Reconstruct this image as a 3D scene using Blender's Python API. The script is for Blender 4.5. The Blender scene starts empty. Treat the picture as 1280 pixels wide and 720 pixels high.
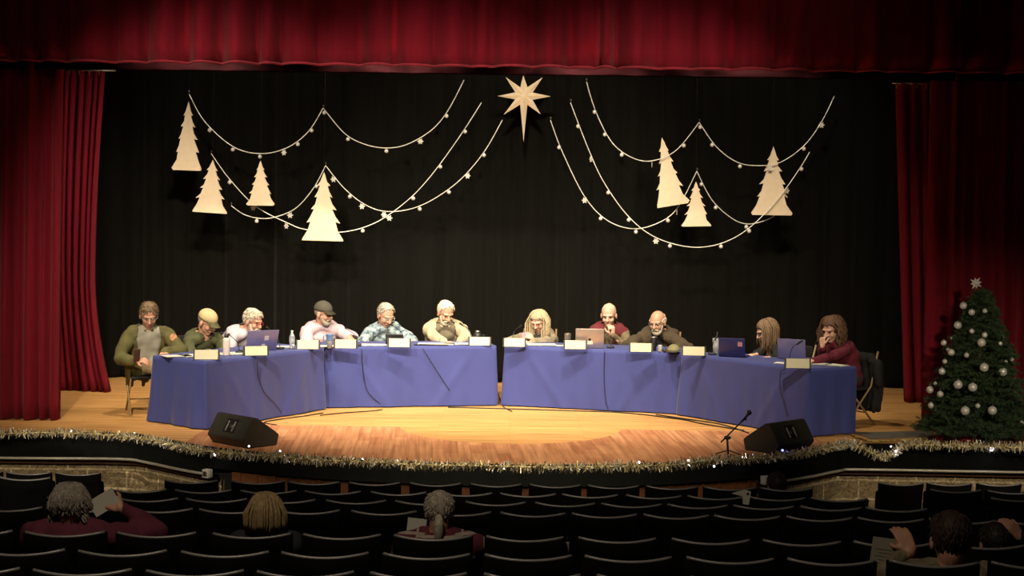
import bpy, bmesh, math, random
from mathutils import Vector, Matrix, noise
PI = math.pi
random.seed(7)
SC = bpy.context.scene
COL = SC.collection

# ------------------------------------------------------------------ camera
F = 1900.0
CZ = 2.38
PITCH = math.atan(90.0 / F)
ROLL = math.radians(0.76)
cam = bpy.data.cameras.new('camera')
cam.sensor_width = 36.0
cam.lens = 36.0 * F / 1280.0
cam.clip_end = 200
camo = bpy.data.objects.new('camera', cam)
COL.objects.link(camo)
CM = Matrix.Rotation(PI / 2 - PITCH, 4, 'X') @ Matrix.Rotation(ROLL, 4, 'Z')
camo.matrix_world = Matrix.Translation((0, 0, CZ)) @ CM
SC.camera = camo
CR = CM.to_3x3()

def ray(px, py):
    return CR @ Vector(((px - 640) / F, -(py - 360) / F, -1.0))
def G(px, py, z=0.0):
    v = ray(px, py); t = (z - CZ) / v.z
    return Vector((v.x * t, v.y * t, z))
def P(px, py, d):
    v = ray(px, py); t = d / v.y
    return Vector((v.x * t, d, CZ + v.z * t))

# ------------------------------------------------------------------ world, lights, exposure
SC.view_settings.view_transform = 'Standard'
SC.view_settings.look = 'None'
SC.view_settings.gamma = 1.0
SC.view_settings.use_curve_mapping = False
SC.view_settings.exposure = 0.0
W = bpy.data.worlds.new('hall_dark'); SC.world = W; W.use_nodes = True
W.node_tree.nodes['Background'].inputs[0].default_value = (1.0, 0.82, 0.62, 1)
W.node_tree.nodes['Background'].inputs[1].default_value = 0.006

def spot(name, loc, target, power, size, blend=0.6, radius=0.12, col=(1, 0.80, 0.56)):
    l = bpy.data.lights.new(name, 'SPOT')
    l.energy = power; l.spot_size = math.radians(size); l.spot_blend = blend
    l.shadow_soft_size = radius; l.color = col
    o = bpy.data.objects.new(name, l); COL.objects.link(o)
    o.location = loc
    o.rotation_euler = (Vector(target) - Vector(loc)).to_track_quat('-Z', 'Y').to_euler()
    return o
WARM = (1, 0.85, 0.64)
for x, pw in ((-3.6, 620), (-1.4, 800), (0.8, 800), (2.6, 400)):      # stage electric hung just behind the valance
    spot('stage_light', (x, 17.05, 5.0), (x * 0.95, 19.3, 0.9), pw, 100, 0.9, 0.12, WARM)
for x, pw in ((-3.4, 300), (0.0, 640), (3.2, 320)):                    # the same pipe, turned up to the decorations
    spot('stage_light', (x, 17.05, 4.95), (x, 20.95, 3.3), pw, 64, 0.8, 0.08, WARM)
spot('stage_light', (-2.6, 17.1, 4.95), (-5.7, 20.0, 2.2), 420, 52, 0.9, 0.1, WARM)  # extra spot, added to brighten the left inner curtain
for x, tx, pw in ((-4.0, -2.9, 2500), (-1.0, -0.9, 2500), (2.2, 1.0, 2200)):          # house-ceiling spots in front of the stage
    spot('front_light', (x, 11.0, 6.2), (tx, 18.6, 0.75), pw, 46, 0.9, 0.10, WARM)
spot('front_light', (0.2, 11.5, 7.0), (-0.1, 16.2, 0.0), 2500, 40, 0.9, 0.15, (1, 0.84, 0.58))  # extra spot, added to brighten the floor centre and the edge garland
for x, tx in ((-5.0, -5.0), (0.0, 0.0), (5.0, 5.0)):                   # low house-side lights on the stage front
    spot('house_light', (x, 5.0, 4.4), (tx, 16.0, -0.25 if x < 1 else .15), (1700 if x < 0 else 1900) if x else 420, 30 if x < 1 else 23, 0.9, 0.15, (1, 0.84, 0.6))
spot('house_light', (2.5, 8.5, 6.4), (0.4, 16.9, 4.7), 270, 56, 1.0, 0.2, (1, 0.80, 0.62))
spot('house_light', (-1.5, 4.0, 7.0), (-2.0, 10.0, 0.2), 470, 100, 0.9, 0.4, (1, 0.82, 0.60))

# ------------------------------------------------------------------ materials
MATS = {}
def mat(name, col, rough=0.6, metal=0.0, var=0.12, scale=8.0, bump=0.0, bscale=60.0, emit=None, estr=0.0,
        trans=0.0, sheen=0.0, spec=0.5, coat=0.0, alpha=1.0):
    if name in MATS: return MATS[name]
    m = bpy.data.materials.new(name); m.use_nodes = True
    nt = m.node_tree; b = nt.nodes['Principled BSDF']
    tc = nt.nodes.new('ShaderNodeTexCoord')
    n = nt.nodes.new('ShaderNodeTexNoise'); n.inputs['Scale'].default_value = scale; n.inputs['Detail'].default_value = 4
    nt.links.new(tc.outputs['Object'], n.inputs['Vector'])
    r = nt.nodes.new('ShaderNodeValToRGB')
    c = Vector(col)
    r.color_ramp.elements[0].position = 0.3; r.color_ramp.elements[1].position = 0.7
    r.color_ramp.elements[0].color = (*(c * (1 - var)), 1)
    r.color_ramp.elements[1].color = (*(c * (1 + var)), 1)
    nt.links.new(n.outputs['Fac'], r.inputs['Fac'])
    nt.links.new(r.outputs['Color'], b.inputs['Base Color'])
    b.inputs['Roughness'].default_value = rough
    b.inputs['Metallic'].default_value = metal
    b.inputs['Specular IOR Level'].default_value = spec
    b.inputs['Coat Weight'].default_value = coat
    b.inputs['Sheen Weight'].default_value = sheen
    b.inputs['Transmission Weight'].default_value = trans
    b.inputs['Alpha'].default_value = alpha
    if emit:
        b.inputs['Emission Color'].default_value = (*emit, 1)
        b.inputs['Emission Strength'].default_value = estr
    if bump:
        n2 = nt.nodes.new('ShaderNodeTexNoise'); n2.inputs['Scale'].default_value = bscale; n2.inputs['Detail'].default_value = 3
        nt.links.new(tc.outputs['Object'], n2.inputs['Vector'])
        bp = nt.nodes.new('ShaderNodeBump'); bp.inputs['Strength'].default_value = bump; bp.inputs['Distance'].default_value = 0.01
        nt.links.new(n2.outputs['Fac'], bp.inputs['Height']); nt.links.new(bp.outputs['Normal'], b.inputs['Normal'])
    MATS[name] = m
    return m

def nodes(m): return m.node_tree.nodes, m.node_tree.links

def math_node(nt, op, a, b=None):
    n = nt.nodes.new('ShaderNodeMath'); n.operation = op
    for i, v in enumerate((a, b)):
        if v is None: continue
        if isinstance(v, (int, float)): n.inputs[i].default_value = v
        else: nt.links.new(v, n.inputs[i])
    return n.outputs[0]

def mix_col(nt, fac, a, b):
    n = nt.nodes.new('ShaderNodeMix'); n.data_type = 'RGBA'
    for i, v in ((0, fac), (6, a), (7, b)):
        if isinstance(v, (int, float)): n.inputs[i].default_value = v
        elif isinstance(v, tuple): n.inputs[i].default_value = (*v, 1)
        else: nt.links.new(v, n.inputs[i])
    return n.outputs[2]

def stage_floor_mat():
    m = bpy.data.materials.new('stage_boards'); m.use_nodes = True
    nt = m.node_tree; b = nt.nodes['Principled BSDF']
    tc = nt.nodes.new('ShaderNodeTexCoord'); sp = nt.nodes.new('ShaderNodeSeparateXYZ')
    nt.links.new(tc.outputs['Object'], sp.inputs[0])
    X, Y = sp.outputs[0], sp.outputs[1]
    def planks(rot, c1, c2, wdt, ln):
        mp = nt.nodes.new('ShaderNodeMapping'); mp.inputs['Rotation'].default_value = (0, 0, rot)
        nt.links.new(tc.outputs['Object'], mp.inputs[0])
        br = nt.nodes.new('ShaderNodeTexBrick')
        br.inputs['Scale'].default_value = 1.0
        br.inputs['Brick Width'].default_value = ln; br.inputs['Row Height'].default_value = wdt
        br.inputs['Mortar Size'].default_value = 0.0015
        br.inputs['Color1'].default_value = (*c1, 1); br.inputs['Color2'].default_value = (*c2, 1)
        br.inputs['Mortar'].default_value = (c2[0] * .5, c2[1] * .45, c2[2] * .4, 1)
        nt.links.new(mp.outputs[0], br.inputs['Vector'])
        mp2 = nt.nodes.new('ShaderNodeMapping'); mp2.inputs['Scale'].default_value = (0.7, 14, 1)
        nt.links.new(mp.outputs[0], mp2.inputs[0])
        ns = nt.nodes.new('ShaderNodeTexNoise'); ns.inputs['Scale'].default_value = 1.5; ns.inputs['Detail'].default_value = 5
        nt.links.new(mp2.outputs[0], ns.inputs['Vector'])
        rp = nt.nodes.new('ShaderNodeValToRGB')
        rp.color_ramp.elements[0].position = .3; rp.color_ramp.elements[0].color = (.66, .6, .55, 1)
        rp.color_ramp.elements[1].position = .65; rp.color_ramp.elements[1].color = (1.12, 1.12, 1.12, 1)
        nt.links.new(ns.outputs['Fac'], rp.inputs['Fac'])
        mx = nt.nodes.new('ShaderNodeMix'); mx.data_type = 'RGBA'; mx.blend_type = 'MULTIPLY'; mx.inputs[0].default_value = 1
        nt.links.new(br.outputs['Color'], mx.inputs[6]); nt.links.new(rp.outputs[0], mx.inputs[7])
        return mx.outputs[2]
    maple = planks(0.0, (.66, .37, .13), (.58, .30, .10), .09, 1.6)
    red = planks(PI / 2 - 0.06, (.64, .31, .15), (.48, .20, .09), .13, .55)
    # outline of the pale inlay that runs into the thrust
    ex = math_node(nt, 'DIVIDE', X, 1.25)
    ey = math_node(nt, 'DIVIDE', math_node(nt, 'SUBTRACT', Y, 17.15), 1.35)
    rr = math_node(nt, 'ADD', math_node(nt, 'MULTIPLY', ex, ex), math_node(nt, 'MULTIPLY', ey, ey))
    inside = math_node(nt, 'LESS_THAN', rr, 1.0)
    back = math_node(nt, 'GREATER_THAN', Y, 16.98)
    side = math_node(nt, 'GREATER_THAN', math_node(nt, 'ABSOLUTE', X), 3.35)
    pale = math_node(nt, 'MAXIMUM', math_node(nt, 'MAXIMUM', inside, back), side)
    pale2 = math_node(nt, 'MAXIMUM', inside, math_node(nt, 'GREATER_THAN', Y, 30))
    nt.links.new(mix_col(nt, pale, red, maple), b.inputs['Base Color'])
    b.inputs['Roughness'].default_value = .6
    b.inputs['Specular IOR Level'].default_value = .22
    return m

def velvet(name, col, sheen=0.3, streak=0.35, sheen_tint=(1, .5, .5)):
    if name in MATS: return MATS[name]
    m = mat(name, col, rough=.85, var=.18, scale=3, bump=.25, bscale=220, sheen=sheen, spec=.15)
    m.node_tree.nodes['Principled BSDF'].inputs['Sheen Tint'].default_value = (*sheen_tint, 1)
    # nap lies in vertical streaks
    nt = m.node_tree
    for n in nt.nodes:
        if n.type == 'TEX_NOISE' and n.inputs['Scale'].default_value == 3:
            mp = nt.nodes.new('ShaderNodeMapping'); mp.inputs['Scale'].default_value = (4, 4, .12)
            tc = [k for k in nt.nodes if k.type == 'TEX_COORD'][0]
            nt.links.new(tc.outputs['Object'], mp.inputs[0]); nt.links.new(mp.outputs[0], n.inputs['Vector'])
    return m

def block_mat():
    m = bpy.data.materials.new('split_face_block'); m.use_nodes = True
    nt = m.node_tree; b = nt.nodes['Principled BSDF']
    uv = nt.nodes.new('ShaderNodeTexCoord')
    br = nt.nodes.new('ShaderNodeTexBrick'); br.inputs['Scale'].default_value = 1
    br.inputs['Brick Width'].default_value = .41; br.inputs['Row Height'].default_value = .205
    br.inputs['Mortar Size'].default_value = .011
    br.inputs['Color1'].default_value = (.56, .43, .25, 1); br.inputs['Color2'].default_value = (.45, .35, .20, 1)
    br.inputs['Mortar'].default_value = (1.0, .84, .55, 1)
    nt.links.new(uv.outputs['UV'], br.inputs['Vector'])
    mu = nt.nodes.new('ShaderNodeTexNoise')
    mu.inputs['Scale'].default_value = 20; mu.inputs['Detail'].default_value = 8; mu.inputs['Roughness'].default_value = .65
    mu.inputs['Distortion'].default_value = 1.5
    nt.links.new(uv.outputs['UV'], mu.inputs['Vector'])
    rp = nt.nodes.new('ShaderNodeValToRGB')
    rp.color_ramp.elements[0].position = .35; rp.color_ramp.elements[0].color = (.45, .42, .4, 1)
    rp.color_ramp.elements[1].position = .62; rp.color_ramp.elements[1].color = (1.25, 1.2, 1.1, 1)
    nt.links.new(mu.outputs['Fac'], rp.inputs['Fac'])
    mx = nt.nodes.new('ShaderNodeMix'); mx.data_type = 'RGBA'; mx.blend_type = 'MULTIPLY'; mx.inputs[0].default_value = 1
    nt.links.new(br.outputs['Color'], mx.inputs[6]); nt.links.new(rp.outputs[0], mx.inputs[7])
    nt.links.new(mx.outputs[2], b.inputs['Base Color'])
    bp = nt.nodes.new('ShaderNodeBump'); bp.inputs['Strength'].default_value = 1; bp.inputs['Distance'].default_value = .05
    nt.links.new(mu.outputs['Fac'], bp.inputs['Height']); nt.links.new(bp.outputs['Normal'], b.inputs['Normal'])
    b.inputs['Roughness'].default_value = .95
    return m

def plaid_mat(name, base, line, scale=9):
    m = mat(name, base, rough=.9, var=.1, bump=.2, bscale=150)
    nt = m.node_tree; b = nt.nodes['Principled BSDF']
    tc = [n for n in nt.nodes if n.type == 'TEX_COORD'][0]
    ramp = [n for n in nt.nodes if n.type == 'VALTORGB'][0]
    sp = nt.nodes.new('ShaderNodeSeparateXYZ'); nt.links.new(tc.outputs['Object'], sp.inputs[0])
    outs = []
    for ax in (0, 2):
        s = math_node(nt, 'FRACT', math_node(nt, 'MULTIPLY', sp.outputs[ax], scale))
        outs.append(math_node(nt, 'LESS_THAN', s, .1))
    f = math_node(nt, 'MAXIMUM', outs[0], outs[1])
    nt.links.new(mix_col(nt, f, ramp.outputs[0], line), b.inputs['Base Color'])
    return m

def floral_mat():
    m = mat('floral_shirt_cloth', (.17, .33, .42), rough=.85, var=.1, bump=.2, bscale=150)
    nt = m.node_tree; b = nt.nodes['Principled BSDF']
    tc = [n for n in nt.nodes if n.type == 'TEX_COORD'][0]
    v = nt.nodes.new('ShaderNodeTexNoise'); v.inputs['Scale'].default_value = 17; v.inputs['Detail'].default_value = 3
    nt.links.new(tc.outputs['Object'], v.inputs['Vector'])
    r = nt.nodes.new('ShaderNodeValToRGB'); e = r.color_ramp.elements
    e[0].position = .36; e[0].color = (.07, .10, .14, 1); e[1].position = .5; e[1].color = (.24, .33, .37, 1)
    k = e.new(.62); k.color = (.40, .47, .47, 1)
    nt.links.new(v.outputs['Fac'], r.inputs['Fac']); nt.links.new(r.outputs[0], b.inputs['Base Color'])
    return m

M_STAGE = stage_floor_mat()
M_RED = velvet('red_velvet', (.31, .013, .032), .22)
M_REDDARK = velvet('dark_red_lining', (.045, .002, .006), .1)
M_BLACKDRAPE = velvet('black_drape_cloth', (.0085, .0082, .0062), .12, sheen_tint=(.9, .85, .75))
M_BLUE = mat('blue_tablecloth_fabric', (.036, .050, .225), rough=.75, var=.06, scale=3, bump=.12, bscale=90, sheen=.15)
M_BLOCK = block_mat()
M_BLACK = mat('black_plastic', (.012, .012, .012), rough=.45, var=.1)
M_BLACKM = mat('black_fascia_paint', (.0045, .0048, .004), rough=.8, var=.2, spec=.08)
M_BLACKFAB = mat('black_fabric', (.011, .0105, .010), rough=.9, var=.2, bump=.3, bscale=200)
M_SEAT = mat('black_upholstery', (.003, .003, .003), rough=.9, var=.2, spec=.1)
M_RIM = mat('lit_seat_rim', (.30, .29, .28), rough=.38, metal=.2, var=.08)  # grey paints the stage light caught on the black seats' top lip
M_CARPET = mat('dark_carpet', (.012, .010, .009), rough=.95, var=.3, scale=30, bump=.4)
M_WOODPANEL = mat('brown_wood_panel', (.34, .13, .05), rough=.5, var=.25, scale=6)
M_WOODTRIM = mat('dark_wood_trim', (.07, .03, .014), rough=.5, var=.2)
M_RAIL = mat('pale_metal_rail', (.62, .58, .48), rough=.35, metal=.4, var=.05)
M_BOARD = mat('cream_foam_board', (.80, .66, .46), rough=.7, var=.05, scale=12, bump=.1)
M_SILVER = mat('silver_tinsel', (.85, .82, .72), rough=.3, metal=.2, var=.25, scale=90)
M_ORN = mat('silver_ornament', (.80, .78, .70), rough=.3, metal=.25, var=.05)
M_ORNW = mat('white_glitter_ornament', (.80, .77, .68), rough=.45, var=.1, scale=60, bump=.3)
M_GOLD = mat('gold_tinsel', (.88, .74, .42), rough=.35, metal=.15, var=.35, scale=50)
M_CARD = mat('cream_card', (.66, .62, .43), rough=.6, var=.02)
M_PAPER = mat('white_paper', (.74, .72, .62), rough=.7, var=.03)
M_SKIN = mat('warm_skin', (.62, .33, .22), rough=.5, var=.1, scale=14, bump=.06, bscale=120)
M_SKINP = mat('pale_skin', (.70, .42, .30), rough=.5, var=.08, scale=14, bump=.06, bscale=120)
M_EYE = mat('eye_dark', (.05, .03, .02), rough=.2, var=.1)
M_LIP = mat('lip_pink', (.45, .16, .12), rough=.5, var=.1)
M_METAL = mat('steel', (.45, .43, .40), rough=.35, metal=.9, var=.08)
M_TANMETAL = mat('tan_painted_metal', (.34, .23, .11), rough=.45, metal=.3, var=.1)
M_GLASS = mat('clear_glass', (.9, .93, .93), rough=.04, var=.01, trans=1.0)
M_LED = mat('led_bulb', (.9, .88, 1), emit=(.82, .78, 1.0), estr=14, var=.02)
M_LEDB = mat('blue_led_bulb', (.2, .2, 1), emit=(.12, .12, 1.0), estr=9, var=.02)
M_PINE = mat('pine_needles', (.040, .075, .028), rough=.7, var=.45, scale=14)
M_BARK = mat('bark', (.07, .04, .022), rough=.9, var=.3)
M_SCREEN = mat('dark_screen', (.01, .012, .02), rough=.15, var=.1)
M_KHAKI = mat('khaki_cloth', (.30, .235, .14), rough=.9, var=.12, bump=.2)
M_JEANS = mat('dark_trouser_cloth', (.03, .035, .05), rough=.9, var=.15, bump=.2)

# ------------------------------------------------------------------ mesh helpers
def mk(name, bm, m, parent=None, smooth=True, loc=None):
    me = bpy.data.meshes.new(name)
    bm.normal_update()
    bm.to_mesh(me); bm.free()
    return mkm(name, me, m, parent, smooth, loc)

def mkm(name, me, m, parent=None, smooth=True, loc=None):
    o = bpy.data.objects.new(name, me); COL.objects.link(o)
    for mm in (m if isinstance(m, (list, tuple)) else [m]): me.materials.append(mm)
    if smooth:
        me.polygons.foreach_set('use_smooth', [True] * len(me.polygons))
    if parent: o.parent = parent
    if loc is not None: o.location = loc
    return o

def empty(name, loc, rz=0.0):
    o = bpy.data.objects.new(name, None); COL.objects.link(o)
    o.location = loc; o.rotation_euler = (0, 0, rz); o.empty_display_size = .1
    return o

def tag(o, label, cat, group=None):
    o['label'] = label; o['category'] = cat
    if group: o['group'] = group
    return o

def struct(o, label=None):
    o['kind'] = 'structure'
    if label: o['label'] = label
    return o

def copy_tree(o, parent=None):
    c = o.copy(); COL.objects.link(c); c.parent = parent
    for ch in list(o.children): copy_tree(ch, c)
    return c

def box(bm, c, s, rot=None, bevel=0.0):
    r = bmesh.ops.create_cube(bm, size=1.0)
    vs = r['verts']
    M = Matrix.Translation(Vector(c)) @ (rot.to_4x4() if rot else Matrix()) @ Matrix.Diagonal((*s, 1))
    bmesh.ops.transform(bm, matrix=M, verts=vs)
    if bevel:
        es = list({e for v in vs for e in v.link_edges})
        bmesh.ops.bevel(bm, geom=es, offset=bevel, segments=2, affect='EDGES', profile=.5)

def frame_of(ax):
    ax = ax.normalized()
    u = ax.orthogonal().normalized()
    return u, ax.cross(u)

def cap(bm, p0, r0, p1, r1, n=12, k=3):
    """closed tapered capsule"""
    p0, p1 = Vector(p0), Vector(p1)
    ax = p1 - p0
    if ax.length < 1e-6: ax = Vector((0, 0, 1e-4))
    d = ax.normalized(); u, v = frame_of(ax)
    rings = []
    for i in range(1, k + 1):
        a = PI / 2 * (1 - i / k)
        rings.append((p0 - d * r0 * math.sin(a), r0 * math.cos(a)))
    for i in range(0, k):
        a = PI / 2 * i / k
        rings.append((p1 + d * r1 * math.sin(a), r1 * math.cos(a)))
    tip0 = bm.verts.new(p0 - d * r0); tip1 = bm.verts.new(p1 + d * r1)
    R = [[bm.verts.new(c + (u * math.cos(2 * PI * j / n) + v * math.sin(2 * PI * j / n)) * r) for j in range(n)] for c, r in rings]
    for j in range(n):
        bm.faces.new((tip0, R[0][(j + 1) % n], R[0][j]))
        bm.faces.new((tip1, R[-1][j], R[-1][(j + 1) % n]))
        for i in range(len(R) - 1):
            bm.faces.new((R[i][j], R[i][(j + 1) % n], R[i + 1][(j + 1) % n], R[i + 1][j]))

def ell(bm, c, r, rot=None, u=16, v=10):
    M = Matrix.Translation(Vector(c)) @ (rot.to_4x4() if rot else Matrix()) @ Matrix.Diagonal((*r, 1))
    return bmesh.ops.create_uvsphere(bm, u_segments=u, v_segments=v, radius=1.0, matrix=M)['verts']

def tube(bm, pts, r, n=8, closed=False, caps=True):
    pts = [Vector(p) for p in pts]
    N = len(pts); rs = r if isinstance(r, (list, tuple)) else [r] * N
    rings = []; u = None
    for i in range(N):
        a = pts[(i - 1) % N] if (i > 0 or closed) else pts[i]
        b = pts[(i + 1) % N] if (i < N - 1 or closed) else pts[i]
        t = (b - a).normalized()
        if u is None: u = t.orthogonal().normalized()
        u = (u - t * u.dot(t)).normalized(); w = t.cross(u)
        rings.append([bm.verts.new(pts[i] + (u * math.cos(2 * PI * j / n) + w * math.sin(2 * PI * j / n)) * rs[i]) for j in range(n)])
    for i in range(N if closed else N - 1):
        A, B = rings[i], rings[(i + 1) % N]
        for j in range(n):
            bm.faces.new((A[j], A[(j + 1) % n], B[(j + 1) % n], B[j]))
    if caps and not closed:
        bm.faces.new(rings[0][::-1]); bm.faces.new(rings[-1])

def lathe(bm, prof, c=(0, 0, 0), n=20, caps=True):
    c = Vector(c); R = []
    for r, z in prof:
        R.append([bm.verts.new(c + Vector((r * math.cos(2 * PI * j / n), r * math.sin(2 * PI * j / n), z))) for j in range(n)])
    for i in range(len(R) - 1):
        for j in range(n):
            bm.faces.new((R[i][j], R[i][(j + 1) % n], R[i + 1][(j + 1) % n], R[i + 1][j]))
    if caps:
        bm.faces.new(R[0][::-1]); bm.faces.new(R[-1])

def prism(bm, poly, a, b):
    """extrude polygon (list of Vectors) from offset a to offset b"""
    A = [bm.verts.new(p + a) for p in poly]; B = [bm.verts.new(p + b) for p in poly]
    n = len(poly)
    for i in range(n): bm.faces.new((A[i], A[(i + 1) % n], B[(i + 1) % n], B[i]))
    bm.faces.new(A[::-1]); bm.faces.new(B)
    bmesh.ops.recalc_face_normals(bm, faces=bm.faces)

def spline(pts, k=8):
    pts = [Vector(p) for p in pts]; out = []
    for i in range(len(pts) - 1):
        p0 = pts[max(i - 1, 0)]; p1 = pts[i]; p2 = pts[i + 1]; p3 = pts[min(i + 2, len(pts) - 1)]
        for j in range(k):
            t = j / k
            out.append(.5 * ((2 * p1) + (p2 - p0) * t + (2 * p0 - 5 * p1 + 4 * p2 - p3) * t * t + (3 * p1 - p0 - 3 * p2 + p3) * t ** 3))
    out.append(pts[-1]); return out

def puff(me, fn):
    new = []
    for v in me.vertices: new.append(v.co + v.normal * fn(v.co))
    for v, c_ in zip(me.vertices, new): v.co = c_
TMP = bpy.data.scenes.new('workbench')
def fuse(bm, voxel, smooth=2, fac=.5, post=None):
    """turn overlapping closed shapes into one continuous skin, returned as a mesh"""
    me = bpy.data.meshes.new('t'); bm.to_mesh(me); bm.free()
    o = bpy.data.objects.new('t', me); TMP.collection.objects.link(o)
    r = o.modifiers.new('r', 'REMESH'); r.mode = 'VOXEL'; r.voxel_size = voxel
    if smooth:
        s = o.modifiers.new('s', 'SMOOTH'); s.factor = fac; s.iterations = smooth
    TMP.view_layers[0].update(); dg = TMP.view_layers[0].depsgraph
    res = bpy.data.meshes.new_from_object(o.evaluated_get(dg))
    bpy.data.objects.remove(o); bpy.data.meshes.remove(me)
    return res

# ------------------------------------------------------------------ stage structure
edge_px = [(-420, 534), (0, 540), (150, 541.5), (190, 546), (250, 557), (330, 566), (430, 573.5), (530, 578), (640, 581),
           (760, 581), (850, 578), (930, 572.5), (1000, 564), (1045, 556), (1075, 554.5), (1280, 558), (1700, 565)]
EDGE = spline([G(*p) for p in edge_px], 4)
BACKY = 22.4

bm = bmesh.new()                                   # boarded deck with thickness
fr = [bm.verts.new(p) for p in EDGE]; bk = [bm.verts.new((p.x, BACKY, 0)) for p in EDGE]
for i in range(len(EDGE) - 1): bm.faces.new((fr[i], fr[i + 1], bk[i + 1], bk[i]))
struct(mk('floor_stage', bm, M_STAGE, smooth=False), 'glossy wooden stage floor with pale rounded inlay and reddish front boards')

def strip(pts, z0, z1, off=0.0, uvs=True):
    """wall strip along polyline, pushed toward the hall by off"""
    bm = bmesh.new(); uvl = bm.loops.layers.uv.new('UVMap')
    nrm = []
    for i in range(len(pts)):
        t = (pts[min(i + 1, len(pts) - 1)] - pts[max(i - 1, 0)]).normalized()
        nrm.append(Vector((t.y, -t.x, 0)))
    s = 0; S = [0]
    for i in range(1, len(pts)): s += (pts[i] - pts[i - 1]).length; S.append(s)
    A = [bm.verts.new((pts[i].x + nrm[i].x * off, pts[i].y + nrm[i].y * off, z0)) for i in range(len(pts))]
    B = [bm.verts.new((pts[i].x + nrm[i].x * off, pts[i].y + nrm[i].y * off, z1)) for i in range(len(pts))]
    C = [bm.verts.new((pts[i].x + nrm[i].x * (off - .04), pts[i].y + nrm[i].y * (off - .04), z1)) for i in range(len(pts))]
    D = [bm.verts.new((pts[i].x + nrm[i].x * (off - .04), pts[i].y + nrm[i].y * (off - .04), z0)) for i in range(len(pts))]
    for i in range(len(pts) - 1):
        f = bm.faces.new((A[i], A[i + 1], B[i + 1], B[i]))
        for l, (uu, vv) in zip(f.loops, ((S[i], z0), (S[i + 1], z0), (S[i + 1], z1), (S[i], z1))): l[uvl].uv = (uu, vv)
        f = bm.faces.new((B[i], B[i + 1], C[i + 1], C[i]))
        for l, (uu, vv) in zip(f.loops, ((S[i], z1), (S[i + 1], z1), (S[i + 1], z1 + .04), (S[i], z1 + .04))): l[uvl].uv = (uu, vv)
        f = bm.faces.new((D[i + 1], D[i], A[i], A[i + 1]))
        f = bm.faces.new((C[i + 1], C[i], D[i], D[i + 1])[::-1])
    return bm
def sub(x0, x1):
    """part of the edge between image columns"""
    out = []
    for p in EDGE:
        px = 640 + F * p.x / p.y
        if x0 <= px <= x1: out.append(p)
    return out
LEFT = sub(-600, 279)
MIDF = sub(262, 962)
struct(mk('trim_1', strip(sub(-600, 275), -.26, .004, .03), M_BLACKM), 'black fascia band along the left stage edge')
struct(mk('trim_8', strip(MIDF, -.205, .004, .03), M_BLACKM), 'black fascia band along the curved stage thrust')
struct(mk('trim_9', strip(sub(945, 2000), -.26, .004, .03), M_BLACKM), 'black fascia band along the right stage edge')
LEFT = sub(-600, 279); MID = sub(272, 955); RIGHT = sub(940, 2000)
struct(mk('wall_front_left', strip(LEFT, -1.6, -.34, -.10), M_BLOCK), 'tan split-face block wall under the left of the stage')
struct(mk('wall_front_right', strip(RIGHT, -1.6, -.34, -.10), M_BLOCK), 'tan split-face block wall under the right of the stage')
bmw = strip(MID, -1.6, -.20, -.03)
struct(mk('wall_front_middle', bmw, M_WOODPANEL), 'brown grooved wood panelling under the stage thrust')
bm = bmesh.new()
acc = 0; last = None
for i in range(len(MID) - 1):                      # raised battens on the panelling
    a, b = MID[i], MID[i + 1]; L = (b - a).length; t = (b - a).normalized(); n = Vector((t.y, -t.x, 0))
    k = int(L / .11)
    for j in range(k):
        c = a + t * (j + .5) * L / k + n * (-.026)
        box(bm, (c.x, c.y, -.90), (.035, .02, 1.38), Matrix.Rotation(math.atan2(t.y, t.x), 3, 'Z'))
struct(mk('trim_2', bm, M_WOODPANEL, smooth=False), 'vertical battens on the wood panelling')
struct(mk('trim_3', strip(LEFT, -.34, -.285, -.03), M_WOODTRIM), 'dark wood trim above the left block wall')
struct(mk('trim_4', strip(RIGHT, -.34, -.285, -.03), M_WOODTRIM), 'dark wood trim above the right block wall')
def offpts(pts, off, z):
    out = []
    for i in range(len(pts)):
        t = (pts[min(i + 1, len(pts) - 1)] - pts[max(i - 1, 0)]).normalized()
        out.append(Vector((pts[i].x + t.y * off, pts[i].y - t.x * off, z)))
    return out
for nm, pts, lb in (('trim_5', LEFT, 'pale metal rail under the left stage edge'), ('trim_6', RIGHT, 'pale metal rail under the right stage edge')):
    bm = bmesh.new(); tube(bm, offpts(pts, .055, -.27), .015, 8)
    struct(mk(nm, bm, M_RAIL), lb)
# little white junction boxes at the rail ends
for px, py, lb in ((275, 592, 'small white junction box at the end of the left stage rail'), (952, 600, 'small white junction box beside the dark-haired head by the right rail')):
    q = P(px, py, 15.45 if px < 600 else 15.0)
    rt = None
    best = min(EDGE, key=lambda e: abs(640 + F * e.x / e.y - px))
    i = EDGE.index(best); t = (EDGE[i + 1] - EDGE[i - 1]).normalized(); n = Vector((t.y, -t.x, 0))
    c = best + n * .10; c.z = P(px, py, c.y).z
    R = Matrix.Rotation(math.atan2(t.y, t.x), 3, 'Z')
    o = empty('junction_box', c)
    bm = bmesh.new(); box(bm, (0, 0, 0), (.085, .07, .085), R, .006); mk('housing', bm, M_PAPER, o)
    bm = bmesh.new(); box(bm, n * .038, (.05, .008, .05), R, .003); mk('socket_plate', bm, M_METAL, o)
    tag(o, lb, 'junction box')

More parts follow.
